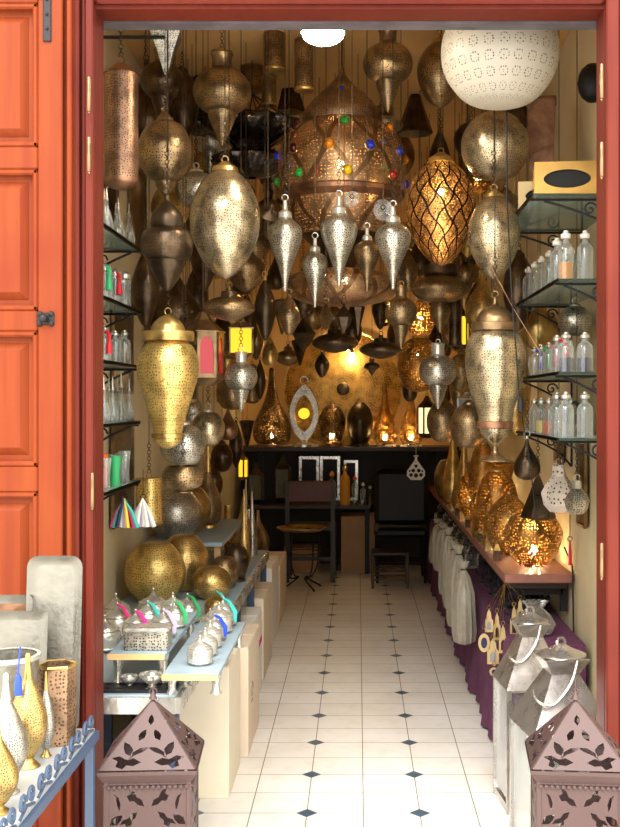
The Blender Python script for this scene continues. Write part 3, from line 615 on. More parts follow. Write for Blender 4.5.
# --- glass lanterns with frames
def frame_lantern(cx, yt, yb, wpx, d, glow, label, metalm='bronze', n=4, rz=.3, arch=False, name='glass_lantern', hang=True, roofh=.28, group=None):
    s = d/F; base = at(cx, yb, d); H = (yb-yt)*s; R = wpx*s/2*(1.0 if n > 4 else 1.1)
    t = thing(name, base, label, 'lantern', group, rz)
    z0, z1 = H*.1, H*(1-roofh)
    P = [(R*math.cos(2*PI*i/n), R*math.sin(2*PI*i/n)) for i in range(n)]
    m = MB().lathe([(R*1.08, z1), (R*1.1, z1+.005), (R*.45, z1+(H-z1)*.6), (R*.2, H), (0, H)], n).build('roof', metalm, t, False)
    MB().lathe([(0, 0), (R*.5, 0), (R*1.08, z0), (R*1.0, z0+.004)], n).build('base', metalm, t, False)
    for x, y in P: MB().tube([(x, y, z0), (x, y, z1)], .005*max(1, s*200), 6).build('post', metalm, t, False)
    for i in range(n):
        a, b_ = P[i], P[(i+1) % n]; m = MB(); k = .97
        m.add([(a[0]*k, a[1]*k, z0), (b_[0]*k, b_[1]*k, z0), (b_[0]*k, b_[1]*k, z1), (a[0]*k, a[1]*k, z1), (a[0]*k*.97, a[1]*k*.97, z0), (b_[0]*k*.97, b_[1]*k*.97, z0), (b_[0]*k*.97, b_[1]*k*.97, z1), (a[0]*k*.97, a[1]*k*.97, z1)], [(0, 1, 2, 3), (7, 6, 5, 4)])
        m.build('pane', glow, t, False)
        if arch:
            wv = Vector(b_)-Vector(a); w_ = wv.length; hh = z1-z0
            A = [(w_*.18, hh*.1), (w_*.82, hh*.1)]+[(w_*(.5+.32*math.cos(q*PI/10)), hh*(.6+.3*math.sin(q*PI/10)**.8 if q else .6)) for q in range(0, 11)]
            mt = Matrix.Translation((a[0]*1.01, a[1]*1.01, z0)) @ RZ(math.atan2(wv.y, wv.x))
            MB().cut([(0, 0), (w_, 0), (w_, hh), (0, hh)], [A], .003, mt).build('arch_plate', metalm, t, False)
    if hang:
        MB().ring((0, 0, H+.01), .01, .002).tube([(0, 0, H+.02), (0, 0, CH-base.z)], .002, 5).build('chain', 'dark', t)
    return t
frame_lantern(203, 312, 386, 42, 4.75, 'red_glow', 'grey metal lantern with pointed arches of red glass, left of the yellow one', 'bronze', 6, .35, True)
frame_lantern(241, 318, 358, 29, 4.95, 'yellow_glow', 'lantern with lit plain yellow glass under the bronze saucer', 'bronze', 4, .9)
frame_lantern(427, 396, 438, 18, 7.2, 'cream_glow', 'lit cage lantern with cream glass right of the back shelf', 'dark', 6, .1)
frame_lantern(467, 392, 418, 20, 5.9, 'grey', 'small pale house-shaped lantern above the pair of brown globes', 'silver', 4, .5)
frame_lantern(460, 304, 350, 18, 6.6, 'yellow_glow', 'lantern with lit yellow glass in a dark slotted frame, left of the urn', 'dark', 6, .2)
frame_lantern(383, 300, 326, 14, 7.9, 'yellow_glow', 'narrow lit yellow-glass lantern under the right rim of the giant dish', 'dark', 4, .75)
frame_lantern(246, 296, 322, 12, 7.4, 'yellow_glow', 'narrow lit yellow-glass lantern right of the bronze saucer', 'dark', 4, .6)
# ceiling lamp
t = thing('ceiling_lamp', at(323, 44, 3.62), 'glowing white saucer ceiling lamp under the lintel', 'lamp')
MB().lathe(sm([(0, 0), (.035, .004), (.062, .018), (.07, .035)]), 28).build('diffuser', 'lamp_white', t)
MB().lathe([(.07, .035), (.074, .037), (.074, .046), (.03, .06), (.02, .09), (0, .09)], 28).tube([(0, 0, .08), (0, 0, CH-at(323, 44, 3.62).z)], .004).build('housing', 'white', t)

# ------------------------------------------------------------ back wall
def wall_disc():
    c = at(343, 389, YB-.06); t = thing('wall_disc_lamp', c, 'huge round pierced brass disc glowing on the back wall', 'wall lamp')
    R = .54; m = MB(); mt = RX(PI/2)
    m.lathe(sm([(.055, .05), (.2, .06), (.4, .045), (R, .0)]), 56, m=mt); m.build('disc', M['disc_lit'], t)
    MB().lathe([(R, .0), (R+.012, .004), (R+.012, -.04), (R, -.045)], 56, m=mt).build('rim', 'brass', t)
    MB().lathe([(0, .055), (.05, .055), (.06, .05), (.06, .03)], 24, m=mt).build('boss', 'dark', t)
    MB().sphere((.04, -.02, .36), .014).build('bulb', 'bulb', t)
M['disc_lit'] = metal('lit_disc_brass', (205, 160, 85), .42, 40, .26, lit=True)
wall_disc()
SH = 1.105
o = MB().box((-.08, 9.97, SH-.02), (1.98, .44, .04), bev=.004)
tag(o.build('back_shelf', 'dark_wood', smooth=False), 'long dark shelf on the back wall carrying the row of lamps', 'shelf')
for x in (-.9, .75):
    tag(MB().box((x, 10.17, SH-.14), (.03, .04, .2)).box((x, 10.06, SH-.06), (.03, .24, .03)).build('shelf_bracket', 'iron', smooth=False), 'dark bracket under the back shelf at its %s end' % ('left' if x < 0 else 'right'), 'bracket')
GB = 'lamps on the back shelf'
for (k, cx, yt, w_, lit, bd, tr, lb) in (('bottle_lamp', 272, 368, 39, 'bulb_dim', 'lit_dark', 'copper', 'big lit teardrop lamp, leftmost of the back shelf lamps'), ('ovoid', 332, 404, 27, 'bulb_dim', 'lit_dark', 'copper', 'lit egg-shaped lamp below the wall disc'),
        ('ovoid', 360, 402, 26, None, 'dark', 'dark', 'dark unlit egg-shaped lamp below the wall disc'), ('bottle_lamp', 385, 383, 24, 'bulb_dim', 'lit_h', 'silver', 'lit golden bottle lamp right of the dark egg lamp'), ('bottle_lamp', 411, 383, 24, 'bulb_dim', 'lit_h', 'silver', 'lit orange bottle lamp, rightmost on the back shelf')):
    y = VY+(EYE-SH)*F/9.9
    L(k, cx, yt, y, w_, 9.9, bd, tr, lb, name='shelf_lamp', cat='lamp', hang=None, group=GB, lit=lit, bulb_at=.86 if k == 'bottle_lamp' else .75, bulb_r=.021)
# eye-shaped lamp
def eye_lamp():
    b0 = at(304, 446, 9.86); b0.z = SH; t = thing('eye_lamp', b0, 'silver pointed-oval lamp with yellow centre on the back shelf', 'lamp', GB)
    N = 24; out = []; ins = []
    for i in range(N):
        a = 2*PI*i/N; r = 1
        x = math.sin(a); z = -math.cos(a); x = math.copysign(abs(x)**1.5, x)
        out.append((.13*x, .30+.26*z)); ins.append((.085*x, .30+.17*z))
    MB().cut(out, [ins], .03).build('oval_frame', 'silver_h', t, False)
    MB().lathe([(0, -.02), (.05, -.02), (.05, .02), (0, .02)], 20, m=TR(0, 0, .3) @ RX(PI/2)).build('glass_disc', 'yellow_glow', t)
    MB().lathe([(0, 0), (.13, 0), (.13, .02), (.03, .04), (.02, .06), (0, .06)], 20).build('foot', 'silver', t)
    MB().ring((0, 0, .6), .035, .006).tube([(0, 0, .55), (0, 0, .57)], .008).build('loop', 'silver', t)
eye_lamp()
t = thing('bare_bulb', at(352, 356, 9.86), 'bare glowing bulb hanging in front of the top of the wall disc', 'lamp')
MB().sphere((0, 0, 0), .022, 12, sz=1.3).build('bulb', 'bulb', t); MB().lathe([(0, .026), (.014, .026), (.014, .06), (0, .065)], 12).tube([(0, 0, .06), (0, 0, CH-t.location.z)], .003).build('socket', 'black', t)
# desk with goods, chairs, tray table
def desk():
    t = thing('desk', (-.44, 9.82, 0), 'dark desk against the back wall under the shelf', 'desk')
    MB().box((0, 0, .585), (1.1, .6, .03), bev=.004).build('desk_top', 'dark_wood', t, False)
    for x in (-.52, .52):
        for y in (-.27, .27): MB().box((x, y, .285), (.04, .04, .57)).build('leg', 'black', t, False)
desk()
for (cx, w_, h_, d, lb) in ((256, .15, .36, 9.7, 'dark glass-sided box lantern on the left of the back desk'), (283, .16, .42, 9.85, 'taller dark glass-sided box lantern, second from left on the back desk')):
    b0 = at(cx, 0, d); s_ = F/d
    frame_lantern(cx, VY+(EYE-.6-h_)*s_, VY+(EYE-.6)*s_, w_*s_, d, 'glass', lb, 'dark', 4, PI/4, hang=False)
def pic(cx, wpx, hpx, d, lb, col='grey'):
    s = d/F; b0 = at(cx, 0, d); b0.z = .6; w_, h_ = wpx*s, hpx*s; t = thing('picture_frame', b0, lb, 'frame', 'frames on the back desk')
    MB().cut([(-w_/2, 0), (w_/2, 0), (w_/2, h_), (-w_/2, h_)], [[(-w_/2+.025, .025), (w_/2-.025, .025), (w_/2-.025, h_-.025), (-w_/2+.025, h_-.025)]], .02).build('frame', 'silver', t, False)
    MB().box((0, .008, h_/2), (w_-.04, .006, h_-.04)).build('picture', 'black', t, False)
pic(309, 20, 44, 10.05, 'pale-rimmed frame with dark centre on the back desk, left one'); pic(330, 20, 44, 10.05, 'pale-rimmed frame with dark centre on the back desk, middle one'); pic(351, 14, 40, 10.07, 'thin dark frame on the back desk, right one')
def bottle(loc, h, r, label, glassm='glass', capm='silver', liquid=None, ribbon=None, shape='bottle', name=None, group=None):
    nm = name or {'bottle': 'glass_bottle', 'flask': 'pointed_flask', 'cup': 'tea_glass', 'jar': 'glass_jar'}[shape]
    t = thing(nm, loc, label, {'cup': 'glass', 'jar': 'jar'}.get(shape, 'bottle'), group)
    P = {'bottle': [(0, 0), (1, 0), (1, .05), (1, .62), (.8, .7), (.4, .76), (.36, .86)], 'flask': [(0, 0), (.6, 0), (1, .08), (1, .2), (.7, .38), (.3, .55), (.22, .7)],
         'cup': [(0, 0), (.75, 0), (.8, .04), (.7, .4), (.85, .7), (1, 1), (.95, 1), (.8, .7)], 'jar': [(0, 0), (1, 0), (1, .75), (.9, .8)]}[shape]
    MB().lathe([(a*r, b_*h) for a, b_ in P], 14).build('body', glassm, t)
    if shape == 'bottle': MB().lathe([(.45*r, .84*h), (.62*r, .86*h), (.62*r, .93*h), (.3*r, .96*h), (.28*r, h), (0, h)], 12).build('cap', capm, t)
    if shape == 'flask': MB().lathe([(.24*r, .68*h), (.36*r, .7*h), (.2*r, .78*h), (.1*r, .95*h), (0, h)], 10).build('stopper', capm, t)
    if shape == 'jar': MB().lathe([(.95*r, .78*h), (1.03*r, .8*h), (1.03*r, .9*h), (.6*r, .96*h), (.15*r, h), (0, h)], 14).build('lid', capm, t)
    if liquid: MB().lathe([(0, .02*h), (.9*r, .02*h), (.9*r, .36*h), (0, .36*h)], 12).build('filling', liquid, t)
    if ribbon:
        m = MB().tube([(0, -r*.3, .86*h), (r*.5, -r*.9, .88*h), (r*.9, -r*1.15, .78*h), (r*.9, -r*1.2, .6*h)], [.004, .006, .008, .006], 6)
        m.lathe([(.005, 0), (.010, -.01), (.012, -.045), (0, -.045)], 8, (r*.9, -r*1.2, .6*h)); m.build('tassel', ribbon, t)
    return t
for (cx, h_, r, g, c_, lb) in ((332, .30, .035, 'glass', 'amber', 'pale blue square-shouldered bottle on the back desk'), (345, .36, .045, 'amber', 'brass', 'amber pointed decanter on the back desk'), (355, .26, .03, 'glass', 'orange', 'small bottle with orange stopper on the back desk'), (363, .2, .026, 'glass', 'silver', 'low glass bottle right of the orange-stoppered one'), (370, .17, .026, 'dark', 'silver', 'dark little bottle at the right end of the back desk')):
    p = at(cx, 0, 9.6); bottle((p.x, 9.6, .6), h_, r, lb, g, c_, group='bottles on the back desk')
# brown wooden chair before the desk
def wood_chair(loc):
    t = thing('wooden_chair', loc, 'dark wooden chair with reddish backrest in front of the desk', 'chair')
    MB().box((0, 0, .45), (.42, .4, .04), bev=.01).build('seat', 'dark_wood', t, False)
    MB().box((0, -.2, .76), (.4, .03, .18), bev=.01).build('backrest', M['redwood'], t, False)
    for x in (-.19, .19):
        MB().box((x, -.2, .42), (.035, .035, .84)).build('leg', 'dark_wood', t, False); MB().box((x, .18, .215), (.035, .035, .43)).build('leg', 'dark_wood', t, False)
    MB().box((0, -.2, .2), (.36, .02, .03)).build('stretcher', 'dark_wood', t, False)
M['redwood'] = plain('reddish_brown_wood', (95, 48, 34), .5, noise=.3)
wood_chair((-.4, 9.28, 0))
def office_chair(loc):
    t = thing('office_chair', loc, 'black upholstered chair with tall back at the right of the desk', 'chair')
    m = MB().box((0, -.16, .72), (.45, .09, .46), bev=.05); m.build('backrest', 'black', t)
    MB().box((0, .05, .42), (.45, .48, .09), bev=.03).build('seat', 'black', t)
    for x in (-.2, .2):
        for y in (-.15, .24): MB().tube([(x, y, 0), (x*.95, y, .38)], .014).build('leg', 'iron', t)
    MB().tube([(-.22, -.15, .16), (.22, -.15, .16)], .01).tube([(-.22, .24, .16), (.22, .24, .16)], .01).build('stretcher', 'iron', t)
office_chair((.36, 9.2, 0))
def rush_stool(loc):
    t = thing('low_stool', loc, 'low wooden stool with rungs in front of the black chair', 'stool')
    MB().box((0, 0, .28), (.3, .26, .03), bev=.008).build('seat', 'dark_wood', t, False)
    for x in (-.14, .14):
        for y in (-.11, .11): MB().tube([(x, y, 0), (x, y, .28)], .014).build('leg', 'dark_wood2', t)
    for z in (.07, .14): MB().tube([(-.14, -.11, z), (.14, -.11, z)], .009).tube([(-.14, .11, z), (.14, .11, z)], .009).build('rung', 'dark_wood2', t)
M['dark_wood2'] = plain('worn_wood', (92, 80, 66), .6, noise=.2)
rush_stool((.26, 8.9, 0))
def tray_table(loc):
    t = thing('tray_table', loc, 'round brass tray on black iron legs in the aisle end', 'table')
    MB().lathe([(0, .485), (.16, .485), (.185, .5), (.2, .502), (.2, .498), (.185, .49), (.16, .475), (0, .475)], 40).build('tray', 'brass', t)
    for i in range(4):
        a = i*PI/2+PI/5; c_, s_ = math.cos(a), math.sin(a)
        MB().tube([(r*c_, r*s_, z) for r, z in sm([(.17, .475), (.165, .3), (.15, .18), (.1, .1), (.04, .1), (.1, .06), (.16, .03), (.19, .012), (.17, .02)])], .007).build('leg', 'iron', t)
    MB().ring((0, 0, .3), .16, .005, 'z', 24).build('hoop', 'iron', t)
tray_table((-.455, 8.74, 0))
def carton(loc, w_, d_, h_, label, mat='card', rz=0, flap=True, marks=None, tape=None):
    t = thing('cardboard_box', loc, label, 'box', rz=rz)
    MB().box((0, 0, h_/2), (w_, d_, h_), bev=.003).build('box_body', mat, t, False)
    m = MB().box((0, -d_*.25, h_+.002), (w_*.98, d_*.47, .003)).box((0, d_*.25, h_+.002), (w_*.98, d_*.47, .003)); m.build('flap', mat, t, False)
    if tape: MB().box((0, -d_/2-.0015, h_*.62), (w_, .002, .03)).box((w_/2+.0015, 0, h_*.62), (.002, d_, .03)).build('tape', tape, t, False)
    if marks:
        q = MB(); f = -d_/2-.002
        x0 = w_*.22; z0 = h_*.45; w2 = .05
        q.box((x0, f, z0), (w2, .002, .004)).box((x0-w2/2, f, z0+.04), (.004, .002, .08)).box((x0+w2/2, f, z0+.04), (.004, .002, .08)).box((x0, f, z0+.08), (w2, .002, .004))
        q.tube([(x0-w2/2, f, z0+.085), (x0, f, z0+.12), (x0+w2/2, f, z0+.085)], .002, 4)
        q.lathe([(0, -.001), (.014, -.001), (.014, .001), (0, .001)], 12, m=TR(x0, f, z0+.052) @ RX(PI/2)).box((x0, f, z0+.027), (.004, .002, .03)).box((x0, f, z0+.012), (.024, .002, .004))
        q.add([(x0-.025, f, .06), (x0+.025, f, .12), (x0+.025, f, .06)], [(0, 1, 2)]); q.build('printed_marks', M['ink'], t, False)
    return t
M['ink'] = plain('faded_ink', (150, 135, 120), .8)
carton((.0, 9.76, 0), .30, .36, .5, 'brown cardboard box under the desk', 'card_brown')
carton((-.5, 9.72, 0), .3, .3, .22, 'flat brown cardboard box on the floor under the desk, left one', 'card_brown')

def cut_ornament():
    d = 8.86; b0 = at(416, 480, d); t = thing('cutout_ornament', b0, 'small white openwork lantern-shaped ornament hanging above the black chair', 'ornament'); q = d/F
    out = [(-9, 4), (-5, 0), (5, 0), (9, 4), (9, 9), (4, 16), (1.2, 20), (1.2, 23), (-1.2, 23), (-1.2, 20), (-4, 16), (-9, 9)]
    holes = []
    for x, z, r in ((-5, 5, 1.9), (0, 4.5, 2.2), (5, 5, 1.9), (-2.8, 9.5, 1.9), (2.8, 9.5, 1.9), (0, 14, 1.7), (-6.3, 9, 1), (6.3, 9, 1), (0, 18, .6)): holes.append([((x+r*math.cos(a*PI/4)*1.0)*q, (z+r*math.sin(a*PI/4))*q) for a in range(8)])
    MB().cut([(x*q, z*q) for x, z in out], holes, .006).build('openwork', 'white', t, False)
    MB().box((0, 0, 24*q), (5*q, .006, 1.2*q)).tube([(0, 0, 24*q), (0, 0, CH-b0.z)], .0015, 4).build('hanger', 'white', t)
cut_ornament()
# ------------------------------------------------------------ left: table and boxes
TT = .6
def display_table():
    t = thing('display_table', (-.8, 5.0, 0), 'low blue-grey metal display table along the left wall', 'table')
    MB().box((-.02, 0, TT-.012), (.52, 3.3, .024), bev=.003).build('table_top', 'mdf', t, False)
    MB().box((.245, 0, TT-.03), (.02, 3.32, .05)).box((-.02, -1.655, TT-.03), (.52, .02, .05)).build('edge_rail', 'silver', t, False)
    for y in (-1.62, -.435, .155, .835, 1.6):
        for x in (-.25, .225): MB().box((x, y, .275), (.035, .035, .55)).build('leg', 'blue_iron', t, False)
display_table()
cb = [(-.66, 4.32, .26, .4, .50, 'cream cardboard box nearest the door beside the table, with a cut handle', 'card', False, None),
      (-.645, 4.86, .28, .5, .46, 'beige cardboard box with printed glass symbol beside the table', 'card', True, None),
      (-.68, 5.5, .26, .5, .42, 'pale box with pink lettered tape behind the printed box', 'paper', False, 'pink'),
      (-.68, 6.15, .26, .56, .44, 'beige cardboard box, fourth along the left aisle side', 'card', False, None),
      (-.82, 6.97, .5, .56, .48, 'white carton beyond the table end at left', 'paper', False, None),
      (-.82, 7.7, .5, .7, .40, 'beige carton farthest along the left side', 'card', False, None)]
M['cream'] = plain('cream_card', (232, 220, 196), .8, noise=.04)
# they stand under and beside the table edge
for (x, y, w_, d_, h_, lb, mt, mk, tp) in cb:
    o = carton((x+.04, y, 0), w_, d_, h_ if y > 6.65 else min(h_, .52), lb, mt if y > 4.4 else 'cream', marks=mk, tape=tp)
    if mk:  # printed side faces the aisle too
        q = MB(); f = w_/2+.002
        q.ring((f, -.1, .25), .03, .003, 'x').box((f, -.1, .2), (.002, .06, .004)).build('printed_marks', M['ink'], o, False)
def standing(kind, cx, yb, wpx, hpx, body, trim, label, h=TT, name=None, cat='lamp', d=None, **k):
    d = d or dep(yb, h); yb = VY+(EYE-h)*F/d; return L(kind, cx, yb-hpx, yb, wpx, d, body, trim, label, name=name, cat=cat, hang=None, **k)
t = thing('wooden_riser', (-.88, 6.0, TT), 'low board riser on the left table under the rear globes and vases', 'riser')
MB().box((-.0, 0, .19), (.40, 1.1, .02)).build('top', 'mdf', t, False)
for sx in (-.17, .17):
    for sy in (-.5, .5): MB().box((sx, sy, .09), (.03, .03, .18)).build('leg', 'ply', t, False)
RT = TT+.2
SV = 'globes and vases on the left table'
standing('round_vase', 155, 602, 60, 60, 'gold_h', 'brass', 'large pale-gold pierced globe on the left table, sunlit front one', name='globe_lamp', group=SV, seg=40)
standing('round_vase', 184, 590, 50, 56, 'brass_h', 'brass', 'golden pierced globe directly behind the large pale-gold one', name='globe_lamp', group=SV, d=5.22)
standing('round_vase', 175, 569, 52, 50, 'silver_h', 'silver', 'grey pierced globe on the riser, first behind the golden ones', name='globe_lamp', group=SV, d=5.62, h=RT)
standing('round_vase', 189, 550, 44, 46, 'brass_h', 'silver', 'grey-gold globe on the riser behind the grey one', name='globe_lamp', group=SV, d=5.92, h=RT)
standing('vase', 189, 540, 34, 82, 'brass_h', 'brass', 'long-necked golden vase lamp behind the globes on the left table', name='vase_lamp', group=SV, d=6.3, h=RT)
standing('vase', 208, 548, 28, 84, 'bronze_h', 'brass', 'tall slim long-necked bronze vase lamp right of the golden vase', name='vase_lamp', group=SV, d=6.12, h=RT)
standing('round_vase', 211, 604, 40, 33, 'brass_h', 'brass', 'small golden globe at the aisle edge of the left table', name='globe_lamp', group=SV, d=5.0)
standing('round_vase', 224, 591, 30, 32, 'bronze_h', 'brass', 'brownish globe just behind the small golden one', name='globe_lamp', group=SV, d=5.28)
standing('ovoid', 236, 580, 26, 38, 'dark', 'dark', 'smooth dark grey egg lamp by the aisle edge', name='egg_lamp', group=SV, d=5.5)
standing('bottle_lamp', 244, 560, 13, 78, 'brass_h', 'brass', 'slender golden bottle lamp behind the dark egg', name='bottle_lamp', group=SV, d=5.95)
standing('bottle_lamp', 246, 560, 12, 80, 'bronze_h', 'brass', 'slender bronze bottle lamp behind the slender golden one', name='bottle_lamp', group=SV, d=6.25)
standing('cone_up', 252, 560, 11, 66, 'silver_h', 'silver', 'narrow silver cone lamp last at the aisle edge of the left table', name='cone_lamp', group=SV, d=6.4)
L('shuttle', 243, 497, 562, 18, 6.9, 'yellow_flame', 'brass', 'flame-shaped lamp lit bright yellow at the end of the left side', name='flame_lamp', cat='lamp', hang=None) if False else None
M['flame'] = bulbmat('lit_amber_shell', (255, 190, 45), 1.1)
def flame():
    d = 6.85; b0 = at(243, 560, d); b0.z = .49; t = thing('flame_lamp', b0, 'flame-shaped lamp, lit bright amber on one side, at the far left boxes', 'lamp')
    H = at(243, 497, d).z-.49; R = .07
    MB().lathe([(r*R, z*H) for r, z in sm([(.5, 0), (.9, .12), (1, .28), (.75, .5), (.35, .75), (.05, 1), (0, 1)])], 20, sy=.6).build('shell', 'brass_h', t)
    MB().lathe([(r*R*.85, z*H) for r, z in sm([(0, .02), (.9, .14), (1, .28), (.72, .5), (.3, .7), (0, .85)])], 16, (R*.22, -.015, 0), sy=.6).build('lit_side', 'flame', t)
flame()
standing('gold_vase', 258, 548, 22, 52, 'bronze', 'bronze', 'ribbed bronze vase on the far left cartons', h=.40, name='ribbed_vase', cat='vase', d=7.5, rib=.06, nrib=10, seg=40)
standing('tube', 228, 545, 8, 55, 'brass', 'brass', 'thin brass tube vase in the far left group, left one', h=.48, name='tube_vase', cat='vase', d=7.05)
standing('tube', 249, 540, 8, 48, 'silver', 'silver', 'thin silver tube vase in the far left group, right one', h=.40, name='tube_vase', cat='vase', d=7.75)
# silver tea things on the front of the table
def teapot(px, yb, r, label, ribbon=None, h=TT, mat='silver'):
    d = dep(yb, h); b0 = at(px, yb, d); t = thing('lidded_pot', b0, label, 'pot', 'small silver pots on the left table')
    MB().lathe([(a*r, z*r) for a, z in sm([(0, 0), (.6, 0), (.9, .25), (1, .7), (.95, 1.1), (.75, 1.3)])], 20).build('body', mat, t)
    MB().lathe([(a*r, z*r) for a, z in sm([(.8, 1.3), (.6, 1.5), (.25, 1.75), (.08, 2.0), (.12, 2.15), (0, 2.3)])], 18).build('lid', mat, t)
    MB().ring((0, 0, r*1.3), r*.85, r*.05, 'z', 20).build('rim', mat, t)
    if ribbon: MB().tube([(0, 0, 2.1*r), (r*.5, -r*.5, 1.9*r), (r, -r*.95, 1.2*r), (r, -r*1.05, .5*r)], [.004, .006, .008, .006], 6).build('tassel', ribbon, t)
def pad(px, yb, wx, dy, zt, label, thick=.012, mat='mdf', edge='ply'):
    d = dep(yb, TT); p = at(px, yb, d); t = thing('display_board', (p.x, p.y+dy/2, TT), label, 'board', 'boards raised on the left table')
    MB().box((0, 0, zt-thick/2), (wx, dy, thick)).build('board', mat, t, False)
    MB().box((0, -dy/2-.002, zt-thick/2), (wx, .004, thick*1.5)).build('edge_strip', edge, t, False)
    for sx in (-.8, .8):
        for sy in (-.8, .8): MB().lathe([(0, 0), (.02, 0), (.012, .01), (.012, (zt-thick)/2), (.02, zt-thick), (0, zt-thick)], 12, (sx*wx/2, sy*dy/2, 0)).build('foot', 'silver', t)
pad(136, 690, .18, .70, .11, 'long grey board with pale wood edge raised on the left table, door side')
pad(190, 700, .17, .80, .075, 'long grey board with pale wood edge raised on the left table, aisle side')
# row placements: x, y, z in the room
def pot_at(x, y, z, r, label, ribbon=None, mat='silver'):
    t = thing('lidded_pot', (x, y, z), label, 'pot', 'small silver pots on the left table')
    MB().lathe([(a*r, q*r) for a, q in sm([(0, 0), (.6, 0), (.92, .25), (1, .7), (.95, 1.1), (.78, 1.3)])], 20).build('body', mat, t)
    lidp = MB().lathe([(a*r, q*r) for a, q in sm([(.82, 1.3), (.62, 1.5), (.25, 1.72), (.08, 1.9), (.0, 2.02)])], 18).build('lid', mat, t)
    MB().sphere((0, 0, 2.12*r), .1*r, 8).build('knob', mat, lidp)
    MB().ring((0, 0, r*1.3), r*.86, r*.06, 'z', 20).ring((0, 0, r*.25), r*.95, r*.05, 'z', 20).build('rim', mat, t)
    if ribbon: MB().tube([(0, 0, 2.05*r), (r*.5, -r*.5, 1.9*r), (r, -r*.95, 1.2*r), (r, -r*1.08, .5*r)], [.004, .006, .009, .006], 6).build('tassel', ribbon, t)
p0 = dep(690, TT); xa = at(136, 690, p0).x; p1 = dep(700, TT); xb = at(190, 700, p1).x-.02
zA, zB = TT+.11, TT+.075
lbl = ['nearest the door on the aisle board', 'second on the aisle board', 'third on the aisle board', 'with a blue tassel, fourth on the aisle board', 'fifth on the aisle board', 'with a teal tassel, last on the aisle board']
for i, s_ in enumerate(lbl):
    pot_at(xb+.03, p1+.14+i*.118, zB, .042 if i < 4 else .05, 'small round silver pot '+s_, {3: 'blue', 5: 'teal'}.get(i))
t = thing('metal_casket', (xa+.02, p0+.10, zA), 'rectangular silver casket at the front of the door-side board', 'box')
MB().box((0, 0, .028), (.14, .09, .056), bev=.003).build('casket_body', 'silver_h', t, False); MB().box((0, 0, .064), (.146, .096, .014), bev=.005).build('lid', 'silver', t, False)
for i, (dx, dy, rb, s_) in enumerate(((-.05, .24, 'pink', 'with a pink tassel behind the casket'), (.04, .26, 'lilac', 'with a pale lilac tassel behind the casket'), (-.04, .40, 'teal', 'with a teal tassel near the big golden globe'), (.05, .42, 'green', 'with a green tassel near the big golden globe'), (.02, .56, None, 'without tassel, last on the door-side board'))):
    pot_at(xa+.0+dx, p0+dy, zA, .045, 'small round silver pot '+s_, rb)
for (x, y, r, rb, mt, s_) in ((-.98, 4.40, .06, None, 'silver', 'squat silver pot by the left wall in front of the big golden globe'), (-.84, 4.46, .065, None, 'silver', 'larger silver pot in front of the big golden globe'), (-.70, 4.46, .055, 'green', 'silver', 'large silver pot with green tassel right before the small golden globe'), (-.60, 4.60, .05, 'teal', 'brass', 'brass pot with teal tassel at the aisle edge before the small golden globe'), (-.585, 4.30, .04, None, 'silver', 'plain silver pot at the aisle edge behind the boards'), (-.73, 4.24, .045, None, 'brass', 'small brass pot between the two boards and the big pots')):
    pot_at(x, y, TT, r, s_, rb, mt)
# items at the left margin of the table
pot_at(-.92, 3.95, TT, .06, 'silver pot half hidden behind the left jamb on the table')
pot_at(-.93, 4.2, TT, .06, 'silver pot with pink ribbon beside the left jamb on the table', 'pink')
for i, (px, yb, r, lb) in enumerate(((152, 697, .04, 'footed silver bowl under the raised boards'), (120, 700, .03, 'low silver bowl at the front left of the table'), (185, 698, .03, 'small silver cone cover under the aisle board'))):
    d = 3.42+.02*i; x = at(px, 0, d).x+(.03 if i == 1 else 0)
    t = thing('footed_bowl', (x, d, TT), lb, 'bowl')
    MB().lathe([(a*r, q*r) for a, q in sm([(.0, 0), (.7, 0), (.3, .25), (.35, .4), (.9, .8), (1, 1.2), (.95, 1.2), (.8, .85), (0, .6)])], 20).build('bowl', 'silver', t)
    MB().sphere((0, 0, r*1.0), r*.5, 12).build('ball', 'silver', t)
tag(MB().box((0, 0, .006), (.34, .1, .012), bev=.003).build('slotted_mat', M['slots'] if 'slots' in M else 'black', loc=(-.74, 3.41+.04, TT)), 'black perforated rubber strip on the front of the left table', 'mat') if False else None
def slot_mat():
    t = thing('slotted_mat', (-.80, 3.42, TT), 'black slotted rubber strip on the front of the left table', 'mat')
    W, D = .46, .10; holes = []
    for i in range(11):
        for j in range(2):
            x = -W/2+.03+i*.04; z = .022+j*.05; holes.append([(x, z), (x+.022, z), (x+.022, z+.016), (x, z+.016)])
    MB().cut([(-W/2, 0), (W/2, 0), (W/2, D), (-W/2, D)], holes, .008, TR(0, -.05, .004) @ RX(-PI/2)).build('strip', 'iron', t, False)
slot_mat()
t = thing('scroll_bracket_arm', (-.855, 4.25, 2.93), 'black wrought-iron scroll arm fixed high on the left wall', 'bracket')
m = MB().tube([(-.23, 0, 0), (.1, 0, 0)], .007).tube([((.055-.003*i)*math.cos(i*.5)-.05, 0, .075+(.055-.003*i)*math.sin(i*.5)) for i in range(17)], .006).tube([(-.225, 0, -.05), (-.225, 0, .15)], .008); m.build('scroll', 'iron', t)
